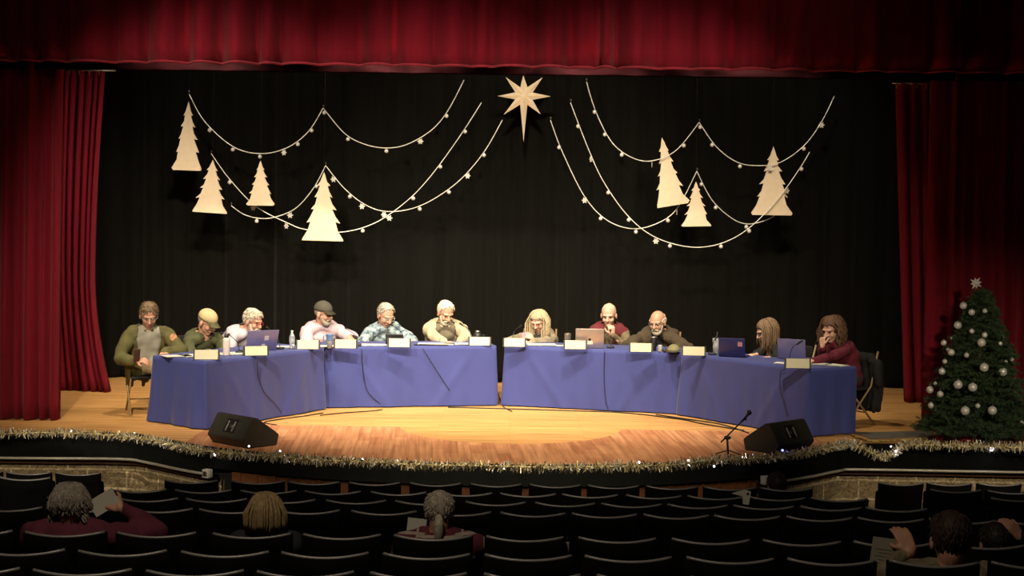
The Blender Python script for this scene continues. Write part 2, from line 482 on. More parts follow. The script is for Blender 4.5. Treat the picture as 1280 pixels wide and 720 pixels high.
def zf(d): return .645 - .111 * d
bm = bmesh.new()
vs = [bm.verts.new(p) for p in ((-12, -2, zf(-2)), (12, -2, zf(-2)), (12, 19, zf(19)), (-12, 19, zf(19)))]
bm.faces.new(vs)
struct(mk('floor_hall', bm, M_CARPET, smooth=False), 'dark sloping auditorium floor')
bm = bmesh.new(); box(bm, (0, 22.6, 3), (26, .2, 9)); struct(mk('wall_back', bm, M_BLACKM, smooth=False))
bm = bmesh.new(); box(bm, (-12.1, 10, 3), (.2, 26, 10)); struct(mk('wall_left', bm, M_BLACKM, smooth=False))
bm = bmesh.new(); box(bm, (12.1, 10, 3), (.2, 26, 10)); struct(mk('wall_right', bm, M_BLACKM, smooth=False))

# ------------------------------------------------------------------ curtains
def curtain(name, top, bot, m, folds, amp, label, cat='curtain', cols=None, rows=26, flare=None, hem=None, thick=.012, seed=1, group=None, scallop=0.0, tails=None):
    """pleated cloth between a top line and a bottom line (each a pair of points)"""
    rnd = random.Random(seed)
    t0, t1 = Vector(top[0]), Vector(top[1]); b0, b1 = Vector(bot[0]), Vector(bot[1])
    nrm = Vector((0, -1, 0))
    cols = cols or folds * 10
    # irregular fold phase
    cuts = [0.0]
    for i in range(folds): cuts.append(cuts[-1] + rnd.uniform(.6, 1.45))
    cuts = [c / cuts[-1] for c in cuts]
    hs = [rnd.uniform(.55, 1.2) for _ in range(folds)]
    root = t0.copy()
    bm = bmesh.new(); Gd = []
    for r in range(rows + 1):
        v = r / rows; row = []
        for c in range(cols + 1):
            u = c / cols
            uu = u
            k = 0
            while k < folds - 1 and cuts[k + 1] < uu: k += 1
            ph = (uu - cuts[k]) / (cuts[k + 1] - cuts[k])
            h = math.sin(ph * PI) ** .8 * hs[k]
            h += .25 * noise.noise(Vector((u * folds * 1.7, v * 2.2, seed)))
            a, b = t0.lerp(t1, u), b0.lerp(b1, u)
            p = a.lerp(b, v)
            if flare: p = flare(u, v, p)
            p = p + nrm * amp * h * (.55 + .45 * v)
            p.z += scallop * math.sin(ph * PI) * v
            row.append(bm.verts.new(p - root))
        Gd.append(row)
    for r in range(rows):
        for c in range(cols):
            bm.faces.new((Gd[r][c], Gd[r + 1][c], Gd[r + 1][c + 1], Gd[r][c + 1]))
    bmesh.ops.solidify(bm, geom=bm.faces[:], thickness=thick)
    o = mk(name, bm, m, loc=root)
    tag(o, label, cat, group)
    if hem:
        bm = bmesh.new()
        rowp = []
        # rebuild bottom line from mesh
        me = o.data
        pts = [Vector(me.vertices[rows * (cols + 1) + c].co) for c in range(cols + 1)]
        tube(bm, pts, hem[0], 6)
        mk('hem_fringe', bm, hem[1], o)
    return o

ZV = 4.03
curtain('valance_curtain', ((-8.2, 16.9, 6.2), (8.2, 16.9, 6.2)), ((-8.2, 16.9, ZV - .02), (8.2, 16.9, ZV)), M_RED, 44, .24,
        'long red velvet valance across the top of the stage opening', 'curtain', seed=3, rows=12,
        hem=(.014, velvet('red_fringe', (.24, .015, .03), .15)))
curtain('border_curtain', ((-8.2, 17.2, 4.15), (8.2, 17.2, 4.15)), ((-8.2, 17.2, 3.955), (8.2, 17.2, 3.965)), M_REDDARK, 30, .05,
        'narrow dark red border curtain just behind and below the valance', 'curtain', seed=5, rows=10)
# backdrop
curtain('backdrop_curtain', ((-6.6, 21.7, 5.6), (6.6, 21.7, 5.6)), ((-6.6, 21.7, .01), (6.6, 21.7, .01)), M_BLACKDRAPE, 44, .14,
        'wide black pleated backdrop curtain behind the whole stage', 'curtain', seed=11, rows=30)
XL = lambda px, d: (px - 640) / F * d
# front legs
curtain('side_curtain', ((-7.6, 17.3, 5.4), (XL(77, 17.2), 17.3, 5.4)), ((-7.6, 17.3, .01), (XL(75, 17.2), 17.2, .01)), M_RED, 17, .15,
        'red velvet side curtain at the left front edge of the stage', 'curtain', seed=21, group='red side curtains')
curtain('side_curtain', ((XL(1160, 17.2), 17.3, 5.4), (7.6, 17.3, 5.4)), ((XL(1156, 17.2), 17.2, .01), (7.6, 17.3, .01)), M_RED, 17, .15,
        'red velvet side curtain behind the decorated tree at right', 'curtain', seed=22, group='red side curtains')
def flareL(u, v, p):
    # inner edge is pulled back halfway down and spreads along the floor
    w = 0.20 * max(0, (v - .62) / .38) ** 1.8
    return p + Vector((w * u - .06 * math.sin(v * PI) * u, 0, 0))
curtain('side_curtain', ((XL(40, 20), 20.0, 4.22), (XL(131, 20), 20.0, 4.20)), ((XL(40, 20), 20.1, .01), (XL(122, 20), 19.9, .01)), M_RED, 9, .12,
        'bright red inner curtain flaring onto the floor left of the black backdrop', 'curtain', seed=23, group='red side curtains',
        flare=lambda u, v, p: flareL(u, v, p))
def flareR(u, v, p):
    return p + Vector(((.10 * v) * (1 - u), 0, 0))
curtain('side_curtain', ((XL(1113, 20), 20.0, 4.18), (XL(1230, 20), 20.0, 4.18)), ((XL(1123, 20), 19.95, .01), (XL(1230, 20), 20.0, .01)), M_RED, 9, .12,
        'dark red inner curtain between the black backdrop and the decorated tree', 'curtain', seed=24, group='red side curtains', flare=flareR)
# curtain tracks
for x0, x1, y, z, lb in ((XL(70, 20), XL(145, 20), 19.95, P(130, 88, 19.95).z, 'thin metal curtain track above the left inner red curtain'),
                         (XL(1108, 20), XL(1200, 20), 19.95, P(1130, 104, 19.95).z, 'thin metal curtain track above the right inner red curtain')):
    o = empty('curtain_track', (x0, y, z))
    bm = bmesh.new(); tube(bm, [(0, 0, 0), (x1 - x0, 0, 0)], .012, 8); mk('rod', bm, M_METAL, o)
    for i in range(5):
        bm = bmesh.new(); tube(bm, [(.06 + i * .13, 0, 0), (.06 + i * .13, -.03, -.03), (.06 + i * .13, -.01, -.07)], .005, 6); mk('hook', bm, M_METAL, o)
    tag(o, lb, 'curtain track')

# ------------------------------------------------------------------ hanging decorations
DD = 20.95
BATZ = 5.5
bm = bmesh.new(); tube(bm, [(-6.4, DD, BATZ), (6.4, DD, BATZ)], .025, 10)
for x in (-6, -3, 0, 3, 6): tube(bm, [(x, DD, BATZ), (x, DD, 7.5)], .006, 6)
struct(mk('trim_7', bm, M_BLACK), 'black pipe batten above the backdrop that carries the hanging decorations')
def plane_pts(pxs, d): return [P(x, y, d) for x, y in pxs]
TREE_R = [(0, 1.0), (.09, .93), (.16, .86), (.30, .80), (.19, .80), (.27, .72), (.46, .635), (.30, .64), (.42, .53), (.62, .455), (.45, .46),
          (.58, .35), (.80, .265), (.60, .275), (.74, .15), (1.0, .03), (.95, .0)]
def tree_board(apex, base, halfw, label, seed):
    rnd = random.Random(seed)
    a, b = P(*apex, DD - .1), P(*base, DD - .1)
    up = a - b; H = up.length; upn = up.normalized(); lat = Vector((upn.z, 0, -upn.x))
    hw = halfw / F * DD
    pts = []
    R = [(w * (1 + rnd.uniform(-.07, .07)), h + rnd.uniform(-.008, .008) * (0 < h < .98)) for w, h in TREE_R]
    L = [(w * (1 + rnd.uniform(-.07, .07)), h + rnd.uniform(-.008, .008) * (0 < h < .98)) for w, h in TREE_R[1:]]
    for w, h in R: pts.append(lat * w * hw + upn * h * H)
    for w, h in L[::-1]: pts.append(-lat * w * hw + upn * h * H)
    bm = bmesh.new(); prism(bm, pts, Vector((0, 0, 0)), Vector((0, .035, 0)))
    bmesh.ops.triangulate(bm, faces=[f for f in bm.faces if len(f.verts) > 4])
    o = empty('cutout_tree', b)
    mk('board', bm, M_BOARD, o, smooth=False)
    bm = bmesh.new(); tube(bm, [upn * H * .96 + Vector((0, .02, 0)), Vector(((upn * H).x, .1 + .02, BATZ - b.z))], .0018, 5)
    mk('hanging_wire', bm, M_BLACK, o)
    tag(o, label, 'tree decoration', 'cream cut-out trees hung on the black backdrop')
tree_board((235.5, 127), (233.5, 213), 18.5, 'tall cream cut-out tree, farthest left and highest on the black backdrop', 1)
tree_board((266, 200), (262, 266), 22, 'cream cut-out tree tilted slightly, below the leftmost tall one', 2)
tree_board((325.5, 201), (325.5, 257), 17, 'small cream cut-out tree between two bigger ones left of the star', 3)
tree_board((405, 215), (403, 301), 25.5, 'widest brightest cream cut-out tree, above the man in the dark cap', 4)
tree_board((827.5, 172), (841, 257), 20.5, 'leaning cream cut-out tree, nearest to the star on its right', 5)
tree_board((870, 227), (870.5, 283), 18, 'small cream cut-out tree right beside the leaning one', 6)
tree_board((967, 183), (965, 269), 25, 'large cream cut-out tree farthest right on the black backdrop', 7)

# star
c = P(655, 120, DD - .12)
tips = [(654, 94), (678.5, 96.5), (688.5, 120.5), (676, 143), (654.5, 177.5), (629.5, 143.5), (621.5, 120), (631.7, 96)]
tp = [P(x, y, DD - .12) - c for x, y in tips]
star = empty('star_decoration', c)
for k in range(8):
    a, b = tp[k], tp[(k + 1) % 8]; a0 = tp[(k - 1) % 8]
    inL = (a.normalized() + a0.normalized()).normalized() * .128
    inR = (a.normalized() + b.normalized()).normalized() * .128
    bm = bmesh.new()
    ctr = bm.verts.new((0, -.07, 0)); bk_ = bm.verts.new((0, .05, 0)); t = bm.verts.new(a); l = bm.verts.new(inL); r = bm.verts.new(inR)
    for f in ((ctr, l, t), (ctr, t, r), (bk_, t, l), (bk_, r, t), (ctr, bk_, l), (ctr, r, bk_)): bm.faces.new(f)
    bmesh.ops.recalc_face_normals(bm, faces=bm.faces)
    mk('star_ray', bm, M_BOARD, star, smooth=False)
bm = bmesh.new(); tube(bm, [Vector((0, 0, .2)), Vector((0, .1, BATZ - c.z))], .002, 5); mk('hanging_wire', bm, M_BLACK, star)
tag(star, 'cream eight-pointed star with long lower ray hanging at the top centre', 'star')

# garlands and their ornaments
def ball_proto():
    o = empty('ball_ornament', (0, 0, 0))
    bm = bmesh.new(); ell(bm, (0, 0, -.045), (.028, .028, .028), u=14, v=10); mk('ball', bm, M_ORN, o)
    bm = bmesh.new(); lathe(bm, [(.009, -.02), (.009, -.008), (.004, -.006), (.002, .006)], n=8); mk('cap', bm, M_METAL, o)
    return o
def flake_proto():
    o = empty('snowflake_ornament', (0, 0, 0))
    bm = bmesh.new()
    for k in range(3):
        a = k * PI / 3
        box(bm, (0, 0, -.05), (.085, .006, .012), Matrix.Rotation(a, 3, 'Y'))
    for k in range(6):
        a = k * PI / 3 + PI / 6
        box(bm, (math.cos(a) * .022, 0, -.05 + math.sin(a) * .022), (.03, .006, .012), Matrix.Rotation(-a + PI / 2, 3, 'Y'))
    mk('flake', bm, M_ORNW, o, smooth=False)
    bm = bmesh.new(); tube(bm, [(0, 0, -.015), (0, 0, .006)], .002, 5); mk('loop', bm, M_METAL, o)
    return o
BALL, FLAKE = ball_proto(), flake_proto()
first = {'b': True, 'f': True}
def ornament(p, kind, label, group):
    src = BALL if kind == 'b' else FLAKE
    if first[kind]: o = src; first[kind] = False
    else: o = copy_tree(src)
    o.location = p; o.rotation_euler = (0, 0, random.uniform(-.5, .5) + (0 if random.random() < .7 else 1.1) * (kind == 'f'))
    tag(o, label, 'ornament', group)
gar = [
 ('garland beside the tallest left tree', [(236,117),(256,152),(291,183),(325,192),(358,185),(385,165),(404,135)],
  [(262,160,'b'),(291,186,'b'),(325,194,'b'),(357,187,'f'),(372,174,'b'),(390,161,'b')]),
 ('top garland left of the star', [(404,135),(430,166),(455,180),(483,185),(510,180),(540,162),(560,138),(580,100)],
  [(407,137,'b'),(435,170,'b'),(483,187,'b'),(524,172,'f'),(556,141,'b')]),
 ('long lower garland behind the widest left tree', [(264,192),(287,224),(320,258),(358,278),(383,287),(428,290),(470,278),(510,250),(540,218),(575,170),(602,128)],
  [(287,226,'b'),(314,255,'f'),(358,280,'f'),(453,286,'b'),(487,272,'f'),(520,249,'b'),(554,208,'b'),(585,162,'b')]),
 ('short low garland under the small left tree', [(289,257),(305,268),(325,273),(345,271),(370,260),(392,235),(407,207)],
  [(320,274,'b'),(363,266,'f'),(396,229,'b')]),
 ('garland from the widest left tree to the star', [(407,207),(430,235),(455,255),(480,264),(510,262),(540,250),(575,225),(605,190),(628,150)],
  [(415,219,'f'),(436,243,'b'),(453,254,'f'),(481,264,'f'),(526,260,'b'),(563,237,'b'),(587,215,'f'),(606,189,'b')]),
 ('top garland right of the star', [(733,102),(745,140),(765,178),(790,197),(815,201),(845,188),(874,153)],
  [(743,135,'b'),(758,165,'b'),(777,189,'b'),(816,203,'f'),(857,177,'b')]),
 ('garland above the farthest right tree', [(874,153),(895,183),(920,202),(945,207),(975,203),(1005,182),(1027,152),(1043,120)],
  [(876,156,'b'),(891,178,'b'),(925,204,'b'),(963,206,'f'),(1005,181,'b'),(1027,151,'f')]),
 ('garland from the star to behind the leaning tree', [(688,150),(703,190),(731,246),(760,276),(795,286),(830,275),(850,255),(871,214)],
  [(695,180,'b'),(731,246,'f'),(751,270,'b'),(794,286,'b'),(834,270,'b'),(846,259,'f')]),
 ('longest lowest garland on the right half', [(713,128),(735,185),(755,228),(786,271),(820,297),(865,309),(905,303),(940,282),(975,245),(1000,210),(1012,190)],
  [(719,153,'b'),(739,196,'f'),(761,238,'b'),(786,271,'b'),(822,298,'f'),(838,302,'b'),(901,305,'b'),(938,284,'b'),(986,235,'f'),(1002,208,'b')]),
 ('short garland beside the small right tree', [(871,214),(890,250),(915,273),(935,280),(955,276),(968,270)],
  [(876,226,'b'),(895,256,'b'),(934,280,'b')]),
]
for gi, (nm, pts, orn) in enumerate(gar):
    front = gi in (5, 6, 8)
    dd = DD - (.16 if front else -.02) - .012 * gi * (0 if front else 1) * .0
    w = spline(plane_pts(pts, dd), 10)
    root = w[0].copy()
    rp = []; rr = []
    for i, p in enumerate(w):
        rp.append(p - root)
        rr.append(.0065)
    o = empty('bead_garland', root)
    bm = bmesh.new(); tube(bm, rp, rr, 6)
    S = 0
    rnd = random.Random(gi)
    for i in range(len(rp) - 1):                  # twisted glitter tufts
        for k in range(3):
            q = rp[i].lerp(rp[i + 1], rnd.random())
            dv = Vector((rnd.gauss(0, 1), rnd.gauss(0, 1), rnd.gauss(0, 1))).normalized() * rnd.uniform(.008, .017)
            s = dv.orthogonal().normalized() * .004
            a, b, c2 = bm.verts.new(q + s), bm.verts.new(q - s), bm.verts.new(q + dv)
            bm.faces.new((a, b, c2))
    mk('tinsel_rope', bm, M_SILVER, o)
    bm = bmesh.new(); tube(bm, [(0, 0, .015), (.012, -.01, .03), (.0, .0, .045), (-.008, .01, .03)], .005, 6); mk('hook', bm, M_METAL, o)
    tag(o, 'thin silver %s' % nm if len(nm.split()) < 14 else 'silver ' + nm, 'garland', 'silver garlands on the black backdrop')
    for (x, y, k) in orn:
        q = min(w, key=lambda p: (p - P(x, y, dd)).length)
        same = sorted(t_[0] for t_ in orn if t_[2] == k); oi = ['first', 'second', 'third', 'fourth', 'fifth', 'sixth', 'seventh'][same.index(x)]
        ornament(q + Vector((0, 0, .002)), k, ('silver ball, %s from left, on the %s' if k == 'b' else 'white snowflake, %s from left, on the %s') % (oi, nm),
                 ('balls on the ' if k == 'b' else 'snowflakes on the ') + nm)

# ------------------------------------------------------------------ tables
TH = .75
LA, LB, LC = G(192, 527), G(256, 537), G(403, 512)
LD = LC + (LA - LB)
FA, FB = G(407, 510), G(618.5, 507)
RA, RB = G(630.5, 507), G(850, 518)
SA, SB, Sc = G(1067, 542), G(1009, 546), G(852, 519)
SD = Sc + (SA - SB)
def out_of(a, b):                                   # unit normal away from the hall side
    t = (b - a).normalized(); return Vector((-t.y, t.x, 0))
FD, FC = FA + out_of(FA, FB) * .76, FB + out_of(FA, FB) * .76
RD, RC = RA + out_of(RA, RB) * .76, RB + out_of(RA, RB) * .76
def cloth(corners, full, label, seed):
    """corners counter-clockwise seen from above; full[i] tells if the side i->i+1 hangs to the floor"""
    ctr = sum(corners, Vector()) / 4
    n = len(corners); per = []
    for i in range(4):
        a, b = corners[i], corners[(i + 1) % 4]; L = (b - a).length; k = int(L / .016)
        t = (b - a).normalized(); nn = Vector((t.y, -t.x, 0))
        if nn.dot((a + b) / 2 - ctr) < 0: nn = -nn
        for j in range(k):
            u = j / k
            per.append((a.lerp(b, u), nn, 1 if full[i] else 0, u * L, L, i, nn))
    m = len(per)
    # smooth normals and drop lengths round the corners
    def avg(idx, key, w):
        s = per[idx][key] * 1.0
        for d_ in range(1, w + 1): s = s + per[(idx + d_) % m][key] * 1.0 + per[(idx - d_) % m][key] * 1.0
        return s / (2 * w + 1)
    bm = bmesh.new(); rows = 16
    rings = []
    base = []
    i_side = lambda s: full[int((s + .01) // 7.3)] and (corners[(int((s + .01) // 7.3) + 1) % 4] - corners[int((s + .01) // 7.3)]).length > 1.0 or abs(ctr.x) > 2
    for i, (p, nn, fl, s, L, side, _) in enumerate(per):
        an = avg(i, 1, 3).normalized(); dr = fl
        base.append((p - ctr, an, dr, s + side * 7.3, L))
    ring0 = [bm.verts.new((b[0].x * .995, b[0].y * .995, TH + .004)) for b in base]
    rings.append(ring0)
    for r in range(0, rows + 1):
        v = r / rows; ring = []
        for (p, nn, dr, s, L) in base:
            drop = (TH - .012 if dr > .5 else .16)
            z = TH + .002 - drop * v
            hgt = (TH - z)
            w1 = noise.noise(Vector((s * 2.3, z * .7, seed)))
            w2 = noise.noise(Vector((s * 6.0 + z * 1.2, z * .9, seed + 5)))
            w3 = math.sin(s * 9.5 + 2.5 * noise.noise(Vector((s * .8, seed, z * .6))))
            short = 1.0 if L < 1.0 else .45
            w4 = math.sin(s * 27 + 3 * noise.noise(Vector((s * 1.5, seed, z * .5)))) * (1 if L < 1 else .25)
            off = .010 + hgt * ((.050 if i_side(s) else .012) + .030 * w1 + .035 * w2 * short + .030 * w3 * short + .020 * w4)
            # swag creases pulled from the corner
            ed = min(s % 7.3, L - (s % 7.3))
            off += .010 * math.exp(-((ed - .25 - hgt * .7) / .06) ** 2) * min(1, hgt * 4) * (L > 1)
            ring.append(bm.verts.new((p.x + nn.x * off, p.y + nn.y * off, max(z, .006))))
        rings.append(ring)
    for a, b in zip(rings[:-1], rings[1:]):
        for j in range(m): bm.faces.new((a[j], b[j], b[(j + 1) % m], a[(j + 1) % m]))
    bm.faces.new(ring0)
    bmesh.ops.recalc_face_normals(bm, faces=bm.faces)
    o = mk('tablecloth', bm, M_BLUE, loc=(ctr.x, ctr.y, 0))
    for p_ in o.data.polygons:
        if len(p_.vertices) > 10: p_.use_smooth = False
    tag(o, label, 'tablecloth', 'blue tablecloths on the meeting tables')
    return ctr
def table(corners, label):
    ctr = sum(corners, Vector()) / 4
    o = empty('folding_table', (ctr.x, ctr.y, 0))
    cc = [(c_ - ctr) * .96 for c_ in corners]
    bm = bmesh.new(); prism(bm, [Vector((c_.x, c_.y, 0)) for c_ in cc], Vector((0, 0, TH - .04)), Vector((0, 0, TH - .004)))
    mk('tabletop', bm, M_WOODTRIM, o, smooth=False)
    for c_ in cc:
        bm = bmesh.new(); tube(bm, [(c_.x * .86, c_.y * .86, 0), (c_.x * .86, c_.y * .86, TH - .04)], .014, 8); mk('leg', bm, M_METAL, o)
    tag(o, label, 'table', 'folding tables under the blue cloths')
for cs, full, seed, l1, l2 in (
    ([LA, LB, LC, LD], (1, 1, 1, 0), 1.3, 'blue tablecloth on the angled leftmost table', 'folding table under the angled leftmost blue cloth'),
    ([FA, FB, FC, FD], (1, 1, 0, 1), 4.1, 'blue tablecloth on the straight table left of the centre gap', 'folding table under the blue cloth left of the gap'),
    ([RA, RB, RC, RD], (1, 1, 0, 1), 7.7, 'blue tablecloth on the table right of the centre gap', 'folding table under the blue cloth right of the gap'),
    ([SB, SA, SD, Sc], (1, 0, 1, 1), 9.2, 'blue tablecloth on the angled rightmost table', 'folding table under the angled rightmost blue cloth')):
    cloth(cs, full, l1, seed); table(cs, l2)

# ------------------------------------------------------------------ folding chairs on stage
def folding_chair():
    o = empty('folding_chair', (0, 0, 0))           # sitter looks towards local -Y
    bm = bmesh.new(); box(bm, (0, 0, .43), (.41, .40, .03), None, .01); mk('seat', bm, M_BLACKFAB, o)
    bm = bmesh.new(); box(bm, (0, .235, .74), (.41, .025, .20), Matrix.Rotation(.15, 3, 'X'), .01); mk('backrest', bm, M_BLACKFAB, o)
    for s in (-1, 1):
        bm = bmesh.new(); tube(bm, [(s * .215, .27, .86), (s * .215, .17, .46), (s * .215, -.24, .0)], .012, 8); mk('leg', bm, M_TANMETAL, o)
        bm = bmesh.new(); tube(bm, [(s * .20, -.16, .43), (s * .20, .26, .0)], .012, 8); mk('leg', bm, M_TANMETAL, o)
    bm = bmesh.new(); tube(bm, [(-.2, .13, .15), (.2, .13, .15)], .008, 6); mk('stretcher', bm, M_TANMETAL, o)
    return o
FCH = folding_chair(); fch_used = [False]
def place_folding(x, y, a, label):
    o = FCH if not fch_used[0] else copy_tree(FCH); fch_used[0] = True
    o.location = (x, y, 0); o.rotation_euler = (0, 0, a)
    tag(o, label, 'chair', 'folding chairs behind the meeting tables')
    return o

# ------------------------------------------------------------------ people
def fvec(a): return Vector((math.sin(a), -math.cos(a), 0))
def lvec(a): return Vector((math.cos(a), math.sin(a), 0))
UP = Vector((0, 0, 1))

def hand(bm, W, D, Nn, side, sc, curl=.35, spread=.0):
    """palm and five bent fingers; D finger direction, Nn back-of-hand normal, side lateral sign of the thumb"""
    D = D.normalized(); Nn = (Nn - D * Nn.dot(D)).normalized(); Lt = D.cross(Nn) * side
    for k in range(4):
        o = (k - 1.5) * .0215 * sc
        cap(bm, W + D * .01 * sc + Lt * o * .7, .0155 * sc, W + D * .082 * sc + Lt * o, .0125 * sc, 10)
    lens = [.070, .080, .074, .056]
    for k in range(4):
        o = (1.5 - k) * (.0225 + spread * .006) * sc
        p = W + D * .088 * sc + Lt * o
        dirv = (D + Lt * (1.5 - k) * spread * .1).normalized()
        a = curl * (.8 + .1 * k)
        for s_, fr in enumerate((.45, .32, .23)):
            dirv = (dirv * math.cos(a) - Nn * math.sin(a)).normalized()
            # keep Nn consistent while bending
            q = p + dirv * lens[k] * fr * 1.12 * sc
            cap(bm, p, (.0098 - .0008 * s_) * sc, q, (.0092 - .0008 * s_) * sc, 8, 2)
            p = q
            a = curl * .9
    p = W + D * .03 * sc + Lt * .033 * sc
    t1 = (D * .6 + Lt * .8 - Nn * .25).normalized()
    q = p + t1 * .04 * sc; cap(bm, p, .0135 * sc, q, .0115 * sc, 8, 2)
    t2 = (D * .9 + Lt * .3 - Nn * .35).normalized(); r = q + t2 * .034 * sc
    cap(bm, q, .0112 * sc, r, .0095 * sc, 8, 2)

def ik(S, Wt, l1, l2, pole):
    v = Wt - S; d = v.length
    if d > (l1 + l2) * .995: Wt = S + v.normalized() * (l1 + l2) * .995; d = (Wt - S).length
    d = max(d, abs(l1 - l2) + .02)
    n = v.normalized(); a = (l1 * l1 - l2 * l2 + d * d) / (2 * d)
    h = math.sqrt(max(l1 * l1 - a * a, 0)); pp = pole - n * pole.dot(n)
    return S + n * a + pp.normalized() * h, Wt

def person(label, head, ta, ha, pitch, hands, back=.28, sc=1.08, bulk=1.0, seatz=.45, skin=None, shirt=None, sleeve='long', jacket=None,
           trousers=None, hair='short', haircol=None, extras=(), voxel=.0055, collar=None, group=None, neck=(.155, .06), openw=.075, curl=.5, roll=0.0, hair_seed=1,
           hips=None, vest=False, shw=.185, floorz=0.0, hscale=1.15, legs=True, la=None, tail=None, under=None):
    skin = skin or M_SKIN; trousers = trousers or M_JEANS
    f, l = fvec(ta), lvec(ta); hf0, hl = fvec(ha), lvec(ha)
    Hf = (hf0 * math.cos(pitch) - UP * math.sin(pitch)); Hu = (UP * math.cos(pitch) + hf0 * math.sin(pitch)); Hl = hl
    if roll:
        Hl2 = Hl * math.cos(roll) + Hu * math.sin(roll); Hu = Hu * math.cos(roll) - Hl * math.sin(roll); Hl = Hl2
    N = head - UP * neck[0] * sc - f * neck[1] * sc
    P0 = Vector((head.x, head.y, 0)) - f * back; P0.z = floorz + seatz + .10 * sc
    if hips is not None: P0.x, P0.y = hips
    root = Vector((P0.x, P0.y, floorz))
    T = lambda p: p - root
    bs = sc; hs = sc * hscale
    ho = lambda x, y, z: T(head + (Hl * x + Hf * y + Hu * z) * hs)
    HR = Matrix((Hl, Hf, Hu)).transposed()
    ctrl = (P0 + N) / 2 - f * .10 * sc + UP * .04
    def spine(t): return P0 * (1 - t) ** 2 + ctrl * 2 * t * (1 - t) + N * t * t
    def torso(bm, infl, t1=1.0):
        rings = [(0.0, .175, .125), (.2, .172, .13), (.4, .172, .135), (.6, .185, .135), (.8, .195, .125), (.92, .165, .10), (1.0, .09, .07)]
        n = 22; R = []
        for t, w, dp in rings:
            if t > t1: break
            w = w * bulk * sc * (shw / .185 if t > .7 else 1) + infl; dp = dp * bulk * sc + infl
            c_ = spine(t); tg = (spine(min(t + .05, 1)) - spine(max(t - .05, 0))).normalized()
            ff = (f - tg * f.dot(tg)).normalized()
            if t > .95: w += .0
            R.append([bm.verts.new(T(c_ + l * w * math.cos(2 * PI * j / n) + ff * dp * math.sin(2 * PI * j / n))) for j in range(n)])
        for i in range(len(R) - 1):
            for j in range(n): bm.faces.new((R[i][j], R[i][(j + 1) % n], R[i + 1][(j + 1) % n], R[i + 1][j]))
        bm.faces.new(R[0][::-1]); bm.faces.new(R[-1])
        # rounded bottom and shoulders
        cap(bm, T(spine(.02) - l * .07 * sc), .115 * sc * bulk + infl, T(spine(.02) + l * .07 * sc), .115 * sc * bulk + infl)
        for s_ in (-1, 1):
            cap(bm, T(N - UP * .01 * sc), .055 * sc + infl, T(N + l * s_ * (shw - .02) * sc - UP * .055 * sc), .062 * sc * bulk ** .5 + infl)
    arms = []
    for s_, hd in ((-1, hands[0]), (1, hands[1])):   # -1 = person's right (image left when facing us)
        Sh = N + l * s_ * shw * sc * bulk ** .5 - UP * .06 * sc
        Wt, D, Nn, pole = hd[0], Vector(hd[1]), Vector(hd[2]), (Vector(hd[3]) if len(hd) > 3 and hd[3] is not None else (l * s_ * .7 - UP * 1.0 - f * .3))
        cu = hd[4] if len(hd) > 4 else curl
        E, Wt = ik(Sh, Wt, .29 * sc, .255 * sc, pole)
        arms.append((Sh, E, Wt, D, Nn, s_, cu))
    # --- body: one continuous skin surface
    bm = bmesh.new()
    ell(bm, ho(0, -.012, .032), Vector((.076, .095, .088)) * hs, HR, 20, 14)
    ell(bm, ho(0, .022, -.035), Vector((.060, .066, .080)) * hs, HR, 18, 12)
    ell(bm, ho(0, .052, -.092), Vector((.030, .028, .026)) * hs, HR, 12, 8)
    for s_ in (-1, 1):
        ell(bm, ho(s_ * .079, -.006, -.012), Vector((.011, .021, .032)) * hs, HR, 10, 8)
        ell(bm, ho(s_ * .036, .058, -.032), Vector((.024, .026, .026)) * hs, HR, 10, 8)
        cap(bm, ho(s_ * .012, .084, .026), .011 * hs, ho(s_ * .046, .070, .024), .010 * hs, 8)
    cap(bm, ho(0, .086, .012), .009 * hs, ho(0, .108, -.026), .0145 * hs, 10)
    cap(bm, ho(-.014, .092, -.03), .010 * hs, ho(.014, .092, -.03), .010 * hs, 8)
    cap(bm, ho(-.017, .079, -.062), .009 * hs, ho(.017, .079, -.062), .009 * hs, 8)
    cap(bm, ho(0, -.03, -.06), .055 * sc, T(N - UP * .02), .062 * sc)
    torso(bm, -.012)
    for (Sh, E, Wt, D, Nn, s_, cu) in arms:
        cap(bm, T(Sh), .046 * sc, T(E), .038 * sc); cap(bm, T(E), .039 * sc, T(Wt), .026 * sc)
        D_ = D.normalized()
        hand(bm, T(Wt), D_, Nn, -s_, sc, cu)
    hips_ = [P0 + l * s_ * .09 * sc for s_ in (-1, 1)]
    kn = []
    if legs:
        for s_, hp in zip((-1, 1), hips_):
            fl = fvec(la) if la is not None else f
            K = hp + fl * .40 * sc + l * s_ * .06; K.z = floorz + .50 * sc
            A = K + f * .02 + l * 0; A.z = floorz + .085
            kn.append((hp, K, A))
            cap(bm, T(hp), .07 * sc, T(K), .05 * sc); cap(bm, T(K), .05 * sc, T(A), .035 * sc)
    o = empty('person', root)
    mkm('body', fuse(bm, voxel, 3), skin, o)
    # --- clothes
    def garment(infl, sl, cuts=None, vx=.011, sm=3, extra=None):
        bm = bmesh.new(); torso(bm, infl)
        for (Sh, E, Wt, D, Nn, s_, cu) in arms:
            k = bulk ** .5
            if sl == 'none': continue
            if sl == 'short':
                cap(bm, T(Sh), .060 * sc * k + infl, T(Sh.lerp(E, .78)), .062 * sc * k + infl)
            else:
                e2 = 1.0 if sl == 'long' else .55
                cap(bm, T(Sh), .054 * sc * k + infl * .8, T(E), .045 * sc * k + infl * .8)
                tgt = E.lerp(Wt, .90 if sl == 'long' else .35)
                cap(bm, T(E), .045 * sc * k + infl * .8, T(tgt), .034 * sc + infl * .8)
        if extra: extra(bm)
        me = fuse(bm, vx, sm)
